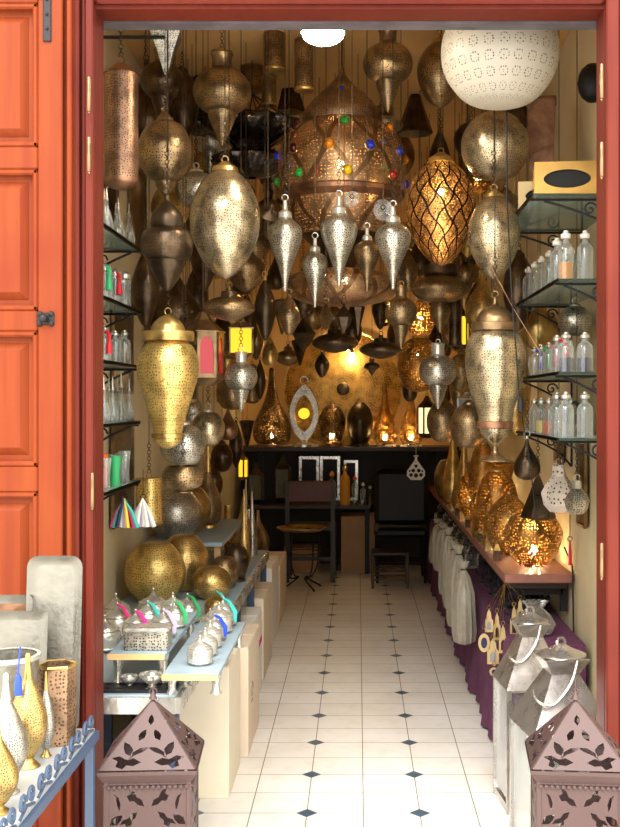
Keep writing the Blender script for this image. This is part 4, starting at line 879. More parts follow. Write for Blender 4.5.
for i, (y, z, w_, h_, pos) in enumerate(((4.75, 2.2, .26, .42, 'upper, near the top shelves'), (5.35, 2.25, .34, .4, 'upper, behind the gourd lantern'), (5.0, 1.55, .4, .5, 'middle, behind the golden amphora'), (5.75, 1.6, .36, .5, 'middle, farther in'), (5.0, .95, .42, .5, 'low, behind the big pale-gold globe'))):
    t = thing('pierced_panel', (WL+.012, y, z), 'dark pierced metal panel hung on the left wall, '+pos, 'panel', 'pierced panels on the left wall')
    MB().box((0, 0, h_/2), (.012, w_, h_)).build('panel_sheet', 'bronze_h' if i % 2 else 'dark_h', t, False)
    MB().box((.008, w_/2, h_/2), (.014, .016, h_)).box((.008, -w_/2, h_/2), (.014, .016, h_)).box((.008, 0, h_), (.014, w_, .016)).box((.008, 0, 0), (.014, w_, .016)).build('panel_frame', 'bronze', t, False)
# tassel bundles and left wall things
def tassels(px, py, d, label, cols, n=9):
    b0 = at(px, py, d); t = thing('tassel_bundle', b0, label, 'tassel')
    MB().ring((0, 0, .005), .01, .002).tube([(0, 0, .01), (0, 0, .11)], .0015, 5).build('cord', 'dark', t)
    for i in range(n):
        a = (i-(n-1)/2)*.16; yy = -.008*(i % 3)
        MB().tube([(0, yy, 0), (.04*math.sin(a)*1.2, yy, -.05), (.085*math.sin(a), yy, -.11)], [.002, .007, .009], 6).build('tassel', cols[i % len(cols)], t)
tassels(125, 498, 4.1, 'bundle of pink, teal, black and cream tassels hanging under the lowest left shelf', ['pink', 'teal', 'navy', 'white', 'lilac', 'yellow', 'wine'])
tassels(143, 498, 4.2, 'bundle of pale lilac and white tassels beside the multicoloured bundle', ['lilac', 'white', 'paper'], 8)
L('tube', 149, 478, 524, 26, 4.6, 'gold_h', 'brass', 'golden patterned cylinder lantern hanging behind the tassels')
for (cx, yt, yb, w_, d, lb) in ((203, 478, 518, 14, 6.6, 'narrow glass-sided lantern hanging over the long-necked vases, left one'), (243, 452, 480, 9, 8.2, 'small orange-lit glass lantern left of the back desk'), (214, 448, 520, 10, 7.6, 'dim narrow glass lantern against the left wall')):
    frame_lantern(cx, yt, yb, w_, d, 'grey' if cx != 243 else 'flame', lb, 'bronze', 4, .2)
# hanging goods along the left wall beyond the shelves
lw = [('egg', 214, 468, 500, 18, 6.9, 'dark egg lantern low on the left wall behind the vases'), ('globe', 222, 440, 472, 22, 7.3, 'dark globe lantern low at left, below the small silvery onion'), ('spindle', 236, 420, 468, 14, 7.9, 'dark spindle lantern low at left near the back shelf'),
      ('teardrop', 228, 405, 440, 20, 6.7, 'reddish-brown pear lantern right of the shiny silver globe'), ('cone_down', 247, 420, 450, 16, 8.8, 'dark inverted cone lantern beside the leftmost shelf lamp')]
for k, cx, yt, yb, w_, d, lb in lw: L(k, cx, yt, yb, w_, d, 'copper_h' if 'reddish' in lb else 'dark_h', 'dark', lb, seg=20)

# ------------------------------------------------------------ glass shelves with bottles
def shelf(side, h, y0, y1, xf, label, top=False):
    xw = WL if side < 0 else WR; w_ = abs(xw-xf); t = thing('glass_shelf', ((xw+xf)/2, (y0+y1)/2, h), label, 'shelf')
    MB().box((0, 0, -.005), (w_, y1-y0, .01)).build('shelf_board', 'shelf_glass' if not top else 'dark_wood', t, False)
    MB().box((-side*(w_/2-.003), 0, -.006), (.006, y1-y0, .014)).box((0, (y1-y0)/2-.003, -.006), (w_, .006, .014)).build('edge_trim', 'dark', t, False)
    for yy in ((y0-y1)/2+.04, (y1-y0)/2-.04):
        m = MB(); fx = -side*w_/2; wx = side*w_/2
        m.tube([(wx, yy, -.016), (fx, yy, -.016)], .005).tube([(wx-side*.006, yy, -.016), (wx-side*.006, yy, -.16)], .005)
        m.tube([(wx-side*.006, yy, -.16)]+[(wx-side*(.02+.8*w_*q), yy, -.15+.13*q**.6) for q in (.1, .3, .5, .7, .9, 1)], .005)
        c = (wx-side*w_*.38, yy, -.05)
        m.tube([(c[0]+(.028-.0018*i)*math.cos(i*.6), yy, c[2]+(.028-.0018*i)*math.sin(i*.6)) for i in range(15)], .004)
        m.build('scroll_bracket', 'iron', t)
ordn = ['nearest the door', 'second from the door', 'third from the door', 'fourth from the door', 'fifth from the door', 'sixth from the door', 'seventh from the door', 'eighth from the door', 'ninth from the door', 'tenth from the door', 'eleventh from the door']
LS = [(249, 'top', 'flask', [None]*7, .16), (311, 'second', 'jar', ['pink', None, 'green', None, 'red', None, None, None], .13), (366, 'third', 'bottle', [None, 'blue', 'red', None, None, 'grey', None, None], .12), (421, 'fourth', 'flask', ['f_wine', None, None, None, None, None, None, None, None], .17), (480, 'fifth', 'cup', ['f_red', 'f_red', None, 'f_orange', 'f_green', None, None, None], .11)]
yE = 4.3
for (py, nm, shp, feats, h_) in LS:
    h = EYE-(py-VY)*yE/F
    shelf(-1, h, 3.45, yE, -.86, 'glass shelf on scrolled iron brackets on the left wall, %s one from the top' % nm)
    n = len(feats)
    for i, ft in enumerate(feats):
        y = 3.68+(yE-.05-3.68)*i/(n-1); x = -.895 if i % 2 == 0 else -.925
        lk = {'flask': 'pointed glass perfume flask', 'jar': 'glass jar, silver lid', 'bottle': 'small silver-capped glass bottle', 'cup': 'clear tea glass'}[shp]
        kw = {}
        if ft and ft.startswith('f_'): kw['glassm'] = ft[2:]; lk = lk.replace('clear', '').replace('glass', ft[2:]+' glass', 1).strip()
        elif ft: kw['ribbon'] = ft; lk += ', %s tassel' % ft
        bottle((x, y, h), h_*(1 if i % 3 else 1.1), .024, '%s, %s left shelf, %s' % (lk, nm, ordn[i]), shape=shp, group='glassware on the %s left shelf' % nm, **kw)
RS = [(278.5, 'upper', [('amber', None)]+[(None, None)]*10, .175, 'white'), (371.7, 'middle', [('navy', None), ('navy', None), (None, 'red'), ('grey', None), (None, 'red'), (None, 'red'), (None, 'green'), (None, 'navy'), (None, 'blue'), (None, 'red')], .14, 'silver'), (438, 'lower', [(None, None), (None, None), (None, 'navy'), (None, 'navy'), ('orange', None), ('orange', None), ('yellow', None), (None, None), (None, 'navy')], .16, 'silver')]
for (py, nm, feats, h_, cap) in RS:
    h = EYE-(py-VY)*3.93/F
    shelf(1, h, 3.93, 4.95, .72, 'glass shelf on scrolled iron brackets on the right wall, %s one with bottles' % nm)
    for i, (fill, rib) in enumerate(feats):
        y = 4.0+i*.088; x = .765 if i % 2 == 0 else .835
        if i == 1: y = 4.0
        lk = 'clear bottle, %s lid' % cap
        if fill: lk += ', %s filling' % fill
        if rib: lk += ', %s tassel' % rib
        bottle((x, y, h), h_*(1.05 if i < 3 else .92), .03 if i < 3 else .026, '%s, %s right shelf, %s' % (lk, nm, ordn[i]), capm=cap, liquid=fill, ribbon=rib, group='bottles on the %s right shelf' % nm)
h = EYE-(196-VY)*3.93/F
shelf(1, h, 3.88, 4.72, .62, 'topmost glass shelf on the right wall carrying the tissue boxes')
def tissue(loc, w_, d_, h_, rz, label, mat):
    t = thing('tissue_box', loc, label, 'box', rz=rz)
    el = [(w_/2+.36*w_*math.cos(a*PI/12), h_/2+.27*h_*math.sin(a*PI/12)) for a in range(24)]
    MB().cut([(0, 0), (w_, 0), (w_, h_), (0, h_)], [el], .008, TR(-w_/2, -d_/2, 0)).build('front_panel', mat, t, False)
    MB().box((0, d_/2, h_/2), (w_, .008, h_)).box((-w_/2+.004, 0, h_/2), (.008, d_, h_)).box((w_/2-.004, 0, h_/2), (.008, d_, h_)).box((0, 0, .004), (w_, d_, .008)).box((0, 0, h_-.004), (w_, d_, .008)).build('box_sides', mat, t, False)
    MB().box((0, -d_/2+.014, h_/2), (w_-.02, .004, h_-.02)).build('lining', 'black', t, False)
M['gold_paint'] = metal('dull_gold_sheet', (212, 168, 92), .45, tarnish=.15, hammered=0)
M['pale_gold'] = metal('pale_gold_sheet', (215, 190, 140), .5, tarnish=.1, hammered=0)
tissue((.765, 4.0, h), .235, .14, .125, -.12, 'gold tissue box with an oval opening on the topmost right shelf', 'gold_paint')
tissue((.735, 4.3, h), .20, .14, .115, -.15, 'paler gold tissue box behind the bright gold one', 'pale_gold')
t = thing('tapered_vase', (at(541, 0, 4.62).x, 4.62, h), 'tall bronze square tapered vase behind the tissue boxes', 'vase')
MB().lathe([(0, 0), (.055, 0), (.085, .53), (.08, .53), (.05, .02)], 4).build('body', 'copper', t, False); t.rotation_euler = (0, 0, .6)
MB().lathe([(.085, .525), (.092, .53), (.085, .54), (.078, .53)], 4).build('rim', 'copper', t, False)
p = at(582, 70, 4.1); t = thing('wall_mask', (WR-.02, 4.22, at(0, 62, 4.22).z), 'black rounded hat-like ornament high on the right wall', 'ornament')
MB().lathe(sm([(0, -.0), (.07, .0), (.115, -.02), (.12, -.04)]), 24, m=RY(-PI/2) @ RZ(0), sy=1.1).build('brim', 'black', t)
MB().sphere((-.03, .04, -.07), .06, 16, sz=1.3).build('drop', 'black', t)

# ------------------------------------------------------------ right console with lit lamps
HC = .735
def console():
    t = thing('console_shelf', (.8, 7.45, HC), 'long dark-pink wooden console shelf with lit lamps along the right wall', 'shelf')
    MB().box((.01, 0, -.02), (.31, 5.2, .04), bev=.004).build('shelf_board', 'console_wood', t, False)
    MB().box((.01, -.05, -.055), (.27, 5.0, .03)).build('under_board', 'dark_wood', t, False)
    for y in (-2.45, -1.2, 0, 1.2, 2.45): MB().box((.145, y, -.13), (.03, .03, .12)).box((.02, y, -.1), (.24, .03, .03)).build('support', 'iron', t, False)
M['console_wood'] = plain('dusky_pink_wood', (150, 98, 84), .5, noise=.25)
console()
CS = 'lit lamps on the right console'
def con(kind, cx, d, w_, hpx, body, trim, lb, lit=None, **k):
    yb = VY+(EYE-HC)*F/d
    return L(kind, cx, yb-hpx, yb, w_, d, body, trim, lb, name=k.pop('name', 'table_lamp'), cat='lamp', hang=None, group=CS, lit=lit, **k)
con('squat', 533, 5.12, 58, 66, 'lit_fine', 'brass', 'squat pierced lamp with the brightest bulb, nearest on the console', 'bulb', bulb_at=.78, bulb_r=.02, seg=40)
con('squat', 509, 5.52, 50, 62, 'lit_fine', 'brass', 'squat pierced lamp second along the console', 'bulb_dim', bulb_at=.6, seg=36)
con('ovoid', 497, 5.88, 42, 76, 'lit_h', 'brass', 'tall round-shouldered lamp third along the console', 'bulb', bulb_at=.7, seg=36)
con('ovoid', 483, 6.22, 30, 96, 'lit_h', 'brass', 'slim egg lamp fourth along the console', 'bulb_dim', bulb_at=.6)
con('squat', 471, 7.05, 28, 56, 'lit_h', 'brass', 'rosette-pierced squat lamp fifth along the console', 'bulb_dim', bulb_at=.6)
con('bottle_lamp', 464, 7.5, 24, 86, 'brass_h', 'brass', 'tall golden bottle lamp sixth along the console', None)
con('bottle_lamp', 453, 8.1, 22, 92, 'brass', 'brass', 'smooth shiny gold bottle-shaped lamp toward the console end', None)
con('round_vase', 447, 8.6, 26, 40, 'bronze_h', 'brass', 'bronze globe lamp near the far end of the console', None)
# lit trapezoid shade behind
def trap():
    d = 6.05; t = thing('pyramid_lamp', (.86, d-.02, HC+.0), 'lit square tapered parchment lamp behind the round lamps on the console', 'lamp', CS)
trap if False else None
t = thing('tapered_lamp', (at(497, 0, 5.3).x+.0, 6.62, HC+.0), 'lit square lamp with flared top rising behind the console lamps', 'lamp', CS)
t.location.x = .80; PLACED.append((.80, 6.62, HC, 1.15, .19))
MB().lathe([(.1, 0), (.12, .15), (.19, .40), (.19, .405)], 4, rot=PI/4).build('shade', 'lit_h', t, False)
MB().lathe([(.195, .40), (.2, .41), (.0, .415)], 4, rot=PI/4).build('top_plate', 'bronze', t, False)
MB().sphere((0, 0, .2), .02).build('bulb', 'bulb', t)
# small boxes along the console's aisle edge
for i in range(9):
    y = 5.28+i*.35; lb = 'small candle box on the aisle edge of the console, %s' % ordn[i].replace('door', 'doorway')
    t = thing('candle_box', (.674, y, HC), lb, 'box', 'candle boxes on the console edge')
    MB().lathe([(0, 0), (.022, 0), (.022, .05), (.018, .055)], 4, rot=PI/4).build('box_body', 'brass_h' if i % 2 else 'dark', t, False)
    MB().lathe([(.025, .05), (.01, .075), (0, .085)], 4, rot=PI/4).build('lid', 'brass', t, False)
# electric cord, switch, cable from the console
b_ = [at(512, 282, 3.98), at(515, 330, 3.98), at(518, 372, 3.97)]
t = thing('lamp_cord', (0, 0, 0), 'black hanging lamp cord with inline switch in front of the urn lantern', 'cord')
MB().tube([(at(506, 300, 3.9).x, 3.9, CH), at(507, 200, 3.9), at(512, 300, 3.9), at(516, 350, 3.9), at(519, 398, 3.9)], .003).tube([at(521, 412, 3.9), at(526, 440, 3.95), at(531, 470, 4.0), at(536, 520, 4.05)], .002).build('cord', 'black', t)
MB().box(at(520, 405, 3.9), (.018, .014, .055), bev=.004).build('inline_switch', 'black', t, False)
tag(MB().tube([at(476, 228, 4.0), at(494, 272, 3.95), at(512, 306, 3.9), at(540, 352, 3.88)], .0014).build('hanging_wire', 'copper'), 'thin pale wire slanting across the right lanterns to the shelf', 'wire')
tag(MB().tube([(.95, 5.0, HC+.1), (.955, 4.84, HC+.04), (.95, 4.8, HC-.1), (.955, 4.8, .3), (.955, 4.8, .02)], .004).build('power_cable', 'black'), 'black power cable looping off the console down the right wall', 'cable')
# flat pierced panels on the right wall
for i, (y, z, w_, h_, lb) in enumerate(((4.62, .98, .16, .36, 'dark pierced metal panel hanging on the right wall behind the white faceted lantern'), (5.15, 1.22, .2, .3, 'smaller dark pierced panel on the right wall below the lower bottle shelf'))):
    t = thing('wall_panel', (WR-.012, y, z), lb, 'panel')
    MB().box((0, 0, h_/2), (.012, w_, h_), bev=.003).build('panel_sheet', 'dark_h', t, False)
    MB().box((-.008, w_/2, h_/2), (.012, .012, h_)).box((-.008, -w_/2, h_/2), (.012, .012, h_)).box((-.008, 0, h_), (.012, w_, .012)).box((-.008, 0, 0), (.012, w_, .012)).build('panel_frame', 'bronze', t, False)
tassels(570, 540, 4.75, 'single small red tassel hanging on the right wall above the console end', ['red'], 1)

# ------------------------------------------------------------ right floor: draped ledge and wrapped lanterns
def ledge():
    t = thing('draped_ledge', (.79, 6.93, 0), 'low ledge draped in purple cloth along the right wall', 'ledge')
    MB().box((.0, 0, .245), (.3, 4.8, .49)).build('ledge_body', 'dark_wood', t, False)
    n = 120; V = []; Fc = []
    for i in range(n+1):
        y = -2.45+4.9*i/n; q = .012*math.sin(i*1.3)+.008*math.sin(i*.37)
        for k, (x, z) in enumerate(((.15, .5), (-.155, .5), (-.17, .47), (-.178+q*.5, .3), (-.19+q, .13), (-.195+q*1.6, .015))): V.append((x, y, z))
    for i in range(n):
        for k in range(5): a = i*6+k; Fc.append((a, a+1, a+7, a+6))
    m = MB().add(V, Fc)
    V = [(x, -2.45, z) for x, z in ((.15, .5), (-.155, .5), (-.17, .47), (-.178, .3), (-.19, .13), (-.195, .015), (.15, .015))]
    m.add(V, [tuple(range(7))]); m.build('cloth', 'purple', t)
ledge()
# wrapped lanterns on the ledge
GW = 'tulle-wrapped lanterns on the purple ledge'
def wrapped(x, y, z, w_, h_, label, wrap=True, name='wrapped_lantern'):
    t = thing(name, (x, y, z), label, 'lantern', GW if wrap else None, rz=.15)
    R = w_/2*1.25
    MB().lathe([(0, 0), (R, 0), (R, .012), (0, .014)], 4, rot=PI/4).build('base', 'steel', t, False)
    MB().lathe([(R*1.02, h_*.62), (R*1.05, h_*.63), (R*.4, h_*.85), (R*.4, h_*.9), (R*.55, h_*.9), (R*.1, h_), (0, h_)], 4, rot=PI/4).build('roof', 'steel', t, False)
    for i in range(4): a = PI/4+i*PI/2; MB().tube([(R*.96*math.cos(a), R*.96*math.sin(a), .01), (R*.96*math.cos(a), R*.96*math.sin(a), h_*.63)], .005).build('post', 'steel', t, False)
    for i in range(4):
        a = PI/4+i*PI/2; b1 = a+PI/2; k = .93*R
        MB().add([(k*math.cos(a), k*math.sin(a), .012), (k*math.cos(b1), k*math.sin(b1), .012), (k*math.cos(b1), k*math.sin(b1), h_*.62), (k*math.cos(a), k*math.sin(a), h_*.62)], [(0, 1, 2, 3)]).build('pane', 'glass', t, False)
    MB().ring((0, 0, h_), w_*.22, .004, 'y', 14).build('handle', 'steel', t)
    if wrap:
        V = []; n = 36; Fc = []
        for k, (r, zz) in enumerate(((1.5, .0), (1.42, .2), (1.35, .45), (1.2, .66), (.7, .88), (.25, 1.0), (.45, 1.12))):
            for i in range(n): a = 2*PI*i/n; q = R*r*(1+.09*math.cos(a*9+k)+.04*math.cos(a*4)); V.append((min(q*math.cos(a), 1), q*math.sin(a), zz*h_))
        for k in range(6):
            for i in range(n): j = (i+1) % n; Fc.append((k*n+i, k*n+j, (k+1)*n+j, (k+1)*n+i))
        MB().add(V, Fc).build('tulle_wrap', 'tulle', t)
def veiled(x, y, ztop, h_, w_, label):
    t = thing('tulle_bag', (x, y, ztop-h_), label, 'bag', GW)
    n = 40; V = []; Fc = []; R = w_/2; ph = y*7
    for k, (r, zz) in enumerate(((.3, .0), (1.0, .04), (1.12, .16), (1.05, .4), (.95, .62), (.6, .8), (.2, .9), (.35, .95), (.55, 1.0))):
        for i in range(n):
            a = 2*PI*i/n; q = R*r*(1+.10*math.cos(a*9+k*.4+ph)+.06*math.cos(a*5+ph)); V.append((q*math.cos(a)*.85, q*math.sin(a)*1.25, zz*h_))
    for k in range(8):
        for i in range(n): j = (i+1) % n; Fc.append((k*n+i, k*n+j, (k+1)*n+j, (k+1)*n+i))
    MB().add(V, Fc).build('tulle', 'tulle', t)
    MB().lathe([(0, .05*h_), (R*.6, .06*h_), (R*.62, .5*h_), (R*.3, .68*h_), (0, .7*h_)], 6).build('wrapped_lantern', 'steel', t, False)
    MB().ring((0, 0, .9*h_), R*.22, .004, 'z').tube([(0, 0, h_*.9), (.11, .0, .71-(ztop-h_))], .0013, 5).build('string', 'iron', t)
wl = [(5.5, 'nearest of the row'), (5.78, 'second of the row'), (6.08, 'third of the row'), (6.42, 'fourth of the row'), (6.82, 'fifth of the row'), (7.3, 'sixth of the row')]
for i, (y, s_) in enumerate(wl): veiled(.535, y, (.70, .74, .72, .76, .74, .72)[i], (.42, .44, .38, .40, .3, .3)[i], .12, 'white tulle bag with a small lantern hanging before the purple ledge, '+s_)
for i in range(6):
    wrapped(.69, 6.6+i*.36, .5, .075, .142, 'small dark steel lantern on the purple ledge behind the tulle bags, '+ordn[i].replace('door', 'doorway'), False, 'steel_lantern')
wrapped(.68, 9.0, .5, .09, .135, 'unwrapped steel lantern at the far end of the purple ledge', False, 'steel_lantern')
# dark iron ring goods under the console
for i in range(12):
    y = 4.9+i*.125; t = thing('iron_candleholder', (.72+.08*(i % 3), y+.04, .5), 'black iron ring candleholder under the console, '+(ordn[i].replace('door', 'doorway') if i < 11 else 'farthest one'), 'candleholder', 'ring candleholders under the console')
    MB().lathe([(0, 0), (.04, 0), (.035, .01), (.006, .015), (.006, .09), (0, .09)], 12).build('stand', 'iron', t)
    m = MB().ring((0, 0, .125), .035, .0045, 'y').ring((.0, 0, .125), .035, .004, 'x').ring((-.035, -.02, .07), .028, .004, 'y').ring((.03, .01, .06), .026, .004, 'x').ring((0, -.03, .045), .03, .004, 'y'); m.build('rings', 'iron', t)
# gold charm plaques in a clear bag, front of ledge
def plaque(px, py, d, w_, h_, label, style):
    b0 = at(px, py, d); t = thing('mirror_pendant', b0, label, 'ornament', 'gilded mirror pendants at the ledge front')
    mat = 'pale_gold'
    if style == 'oval':
        el = [(w_/2*math.cos(a*PI/12), h_*.4+h_*.4*math.sin(a*PI/12)) for a in range(24)]; ins = [(x*.55, h_*.4+(z-h_*.4)*.6) for x, z in el]
        MB().cut(el, [ins], .008).build('frame', mat, t, False); MB().cut(ins, [], .003).build('inset', 'navy', t, False)
    else:
        out = [(-w_/2, 0), (w_/2, 0), (w_/2, h_*.5), (w_*.3, h_*.6), (w_*.22, h_*.85), (0, h_), (-w_*.22, h_*.85), (-w_*.3, h_*.6), (-w_/2, h_*.5)]
        ins = [(-w_*.25, h_*.1), (w_*.25, h_*.1), (w_*.25, h_*.38), (0, h_*.5), (-w_*.25, h_*.38)]
        MB().cut(out, [ins], .008).build('frame', mat, t, False); MB().cut(ins, [], .003).build('inset', 'grey' if style == 'mirror' else 'dark', t, False)
    MB().ring((0, 0, h_+.008), .008, .0015).tube([(0, 0, h_+.015), (.66-b0.x, 4.87-b0.y, .70-b0.z)], .001, 4).build('hook', 'brass', t)
    t.rotation_euler = (0, 0, 0)
for a in ((484, 652, 4.70, .05, .10, 'gilded pendant with dark blue oval inset, by the aisle', 'oval'), (493, 664, 4.66, .05, .11, 'gilded arched mirror pendant below the oval one', 'mirror'), (497, 640, 4.72, .03, .12, 'slim gilded tower pendant in the middle of the cluster', 'x'), (503, 653, 4.66, .035, .12, 'gilded tower pendant lower right of the cluster', 'x'), (514, 636, 4.71, .035, .13, 'gilded tower pendant at the right of the cluster', 'x'), (489, 632, 4.74, .035, .10, 'gilded arched pendant highest in the cluster', 'mirror'), (520, 622, 4.74, .03, .10, 'gilded slim pendant nearest the steel lanterns', 'x'), (494, 676, 4.62, .04, .045, 'small gilded ring pendant lowest in the cluster', 'oval')):
    plaque(*a)
# loose clear plastic bag
def bag():
    b0 = Vector((.76, 4.66, .502)); t = thing('plastic_bag', b0, 'crumpled clear plastic bag on the near end of the purple ledge', 'bag')
    n = 24; V = []; Fc = []
    for k, (r, z) in enumerate(((.02, 0), (.08, .01), (.1, .05), (.08, .09), (.04, .12), (.07, .15))):
        for i in range(n): a = 2*PI*i/n; q = r*(1+.15*math.cos(5*a+k)+.08*math.cos(11*a-k)); V.append((q*math.cos(a)*.8, q*math.sin(a)*.5, z))
    for k in range(5):
        for i in range(n): j = (i+1) % n; Fc.append((k*n+i, k*n+j, (k+1)*n+j, (k+1)*n+i))
    MB().add(V, Fc).build('bag_film', 'film', t)
M['film'] = glassy('clear_film', (225, 225, 220), .3)
bag()
# two big steel candle lanterns near the door, right
def steel_lantern(cx, ytop, yroof, ybot, wpx, d, label, rz=.1):
    s = d/F; b0 = at(cx, ybot, d); b0.z = 0; t = thing('candle_lantern', b0, label, 'lantern', 'steel candle lanterns by the right jamb', rz)
    z = lambda y: at(0, y, d).z
    R = wpx*s/2*1.36; zr = z(yroof); zt_ = z(ytop)
    MB().lathe([(0, 0), (R, 0), (R, .03), (R*.9, .04), (0, .04)], 4, rot=PI/4).build('base', 'steel', t, False)
    for i in range(4): a = PI/4+i*PI/2; MB().box((R*.95*math.cos(a), R*.95*math.sin(a), zr/2), (.018, .018, zr)).build('post', 'steel', t, False)
    for i in range(4):
        a = PI/4+i*PI/2; b1 = a+PI/2; k = .93*R
        MB().add([(k*math.cos(a), k*math.sin(a), .04), (k*math.cos(b1), k*math.sin(b1), .04), (k*math.cos(b1), k*math.sin(b1), zr), (k*math.cos(a), k*math.sin(a), zr)], [(0, 1, 2, 3)]).build('pane', 'glass', t, False)
    hh = zt_-zr
    MB().lathe([(R*1.0, zr-.01), (R*1.05, zr), (R*.36, zr+hh*.66), (R*.35, zr+hh*.68)], 4, rot=PI/4).build('roof', 'steel', t, False)
    MB().lathe([(R*.35, zr+hh*.67), (R*.56, zr+hh*.86), (R*.54, zr+hh*.87)], 4, rot=PI/4).build('chimney', 'steel', t, False)
    cp = MB().lathe(sm([(R*.44, zr+hh*.87), (R*.42, zr+hh*.89), (R*.2, zr+hh*.95), (R*.08, zt_), (0, zt_+.003)]), 28).build('cap', 'steel', t)
    MB().ring((0, 0, zt_+.006), .014, .005, 'y').build('hook_ring', 'steel', cp)
    MB().tube(sm([(R*.15, -R*.42, zr+hh*.86), (R*.0, -R*.5, zr+hh*.6), (-R*.35, -R*.62, zr+hh*.38), (-R*.6, -R*.55, zr+hh*.42), (-R*.6, -R*.3, zr+hh*.5)]), .0045, 6).build('handle', 'steel', t)
    MB().lathe([(0, .04), (.035, .04), (.035, .2), (0, .2)], 16).build('candle', 'white', t)
steel_lantern(561, 644, 726, 840, 84, 3.58, 'steel and glass candle lantern with pyramid roof directly behind the right pink lantern', .15)
steel_lantern(530, 612, 682, 800, 62, 4.08, 'steel and glass candle lantern farther back beside the purple ledge', .1)

# ------------------------------------------------------------ pink cut-metal lanterns in front
def scroll(cx, cz, s, ang, kind=0, flip=1):
    """outline of one leaf- or comma-shaped cut-out"""
    if kind == 0: P = [(-1, 0), (-.5, .35), (0, .3), (.45, .6), (1, .55), (.6, .25), (.75, -.1), (.3, -.35), (0, -.1), (-.45, -.2)]
    elif kind == 1: P = [(-1, -.1), (-.3, .3), (.5, .35), (1, .0), (.4, .05), (-.3, -.1)]
    else: P = [(0, -1), (.5, -.3), (.4, .4), (0, 1), (-.4, .4), (-.5, -.3)]
    s *= 1.3; P = [(x*flip, z) for x, z in P]; c, q = math.cos(ang), math.sin(ang)
    P = [(cx+s*(x*c-z*q), cz+s*(x*q+z*c)) for x, z in P]
    return P if flip > 0 else P[::-1]
def pink_lantern(loc, rz, label):
    t = thing('cut_metal_lantern', loc, label, 'lantern', 'pink cut-metal lanterns at the doorway', rz)
    S = .112; H0 = .50; E = .132; HA = loc[3] if len(loc) > 3 else .675
    for k in range(4):
        m = RZ(k*PI/2) @ TR(0, -S, 0); holes = []
        for row, zc in enumerate((.415, .30, .18, .07)):
            for f in (-1, 1):
                holes.append(scroll(f*.035, zc+.018, .024, .6*f if row % 2 == 0 else -.5*f, 0, f)); holes.append(scroll(f*.082, zc+.012, .019, 1.2*f, 1, f))
                holes.append(scroll(f*.045, zc-.036, .022, -.9*f, 0, f)); holes.append(scroll(f*.084, zc-.036, .017, .9*f, 2, f))
            if row % 2: holes.append(scroll(0, zc-.055, .016, 0, 2))
        o = [(-S+.006, .012), (S-.006, .012), (S-.006, .47), (-S+.006, .47)]
        MB().cut(o, holes, .002, m).build('side_panel', 'pink_metal', t, False)
        # triangular roof face with cut-outs
        a0 = Vector((-E, 0)); rise = HA-.515; sl = math.hypot(E, rise); q = .965
        tri = [(-E*q, .004), (E*q, .004), (0, sl*.985)]
        hl = [scroll(0, sl*.7, .012, 0, 2)]
        for f in (-1, 1):
            hl += [scroll(f*.02, sl*.49, .014, .5*f, 2), scroll(f*.055, sl*.30, .018, -.5*f, 2), scroll(f*.024, sl*.25, .026, -.6*f, 1, f), scroll(f*.056, sl*.105, .030, -.1*f, 0, f)]
        tm = RZ(k*PI/2) @ TR(0, -E, .515) @ RX(-math.atan2(E, rise))
        MB().cut(tri, hl, .002, tm).build('roof_panel', 'pink_metal', t, False)
    for sx in (-1, 1):
        for sy in (-1, 1): MB().box((sx*(S-.003), sy*(S-.003), .245), (.014, .014, .49), bev=.002).build('corner_post', 'pink_metal', t, False)
    m = MB()
    V = [(x*q, y*q, z) for q, z in ((E, .515), (E, .505), (S*1.02, .478), (S*1.02, .474)) for x, y in ((-1, -1), (1, -1), (1, 1), (-1, 1))]
    Fc = [(r*4+i, r*4+(i+1) % 4, r*4+4+(i+1) % 4, r*4+4+i) for r in range(3) for i in range(4)]
    m.add(V, [f[::-1] for f in Fc]); m.build('eave', 'pink_metal', t, False)
    m = MB()
    for k in range(4):
        for i in range(15): m.sphere(RZ(k*PI/2) @ Vector((-S+.008+i*(2*S-.016)/14, -S-.004, .468)), .0065, 8)
    m.build('beading', 'pink_metal', t)
    MB().box((0, 0, .006), (2*S, 2*S, .012)).build('floor_plate', 'pink_metal', t, False)
    MB().lathe([(0, -.004), (.012, 0), (.006, .012), (.0, .03)], 10, (0, 0, HA)).tube([(0, 0, HA+.02), (0, 0, HA+.06)], .002, 5).ring((0, 0, HA+.02), .01, .002).build('finial', 'pink_metal', t)
pink_lantern((-.572, 3.035, 0), .06, 'dusty-pink cut-metal lantern with pyramid roof at the left of the doorway')
pink_lantern((.606, 3.03, 0), -.09, 'dusty-pink cut-metal lantern with pyramid roof at the right of the doorway')

# ------------------------------------------------------------ left foreground: iron stand with trays and vases
def stand():
    X = -.70; t = thing('iron_stand', (X-.2, 2.5, 0), 'slate-blue iron stand with scrollwork edge at lower left', 'stand'); hz = .636
    MB().box((0, 0, hz-.006), (.4, .78, .01)).build('shelf_top', 'glass_top', t, False)
    m = MB()
    for x in (-.2, .2): m.box((x, 0, hz-.02), (.02, .8, .022))
    for y in (-.39, .39): m.box((0, y, hz-.02), (.4, .02, .022))
    m.build('rim', 'blue_iron', t, False)
    for x in (-.19, .19):
        for y in (-.38, .38): MB().box((x, y, (hz-.03)/2), (.022, .022, hz-.03)).build('leg', 'blue_iron', t, False)
    for i in range(6):
        m = MB(); y = -.33+i*.13
        for f in (-1, 1):
            m.tube([(.2, y+f*(.03+(.024-.0016*k)*math.cos(k*.6)*-1), hz+.024+(.022-.0015*k)*math.sin(k*.6)*1) for k in range(14)], .004)
        m.tube([(.2, y-.05, hz), (.2, y, hz+.012), (.2, y+.05, hz)], .004); m.build('scroll', 'blue_iron', t)
    MB().box((.2, 0, .25), (.012, .76, .012)).build('stretcher', 'blue_iron', t, False)
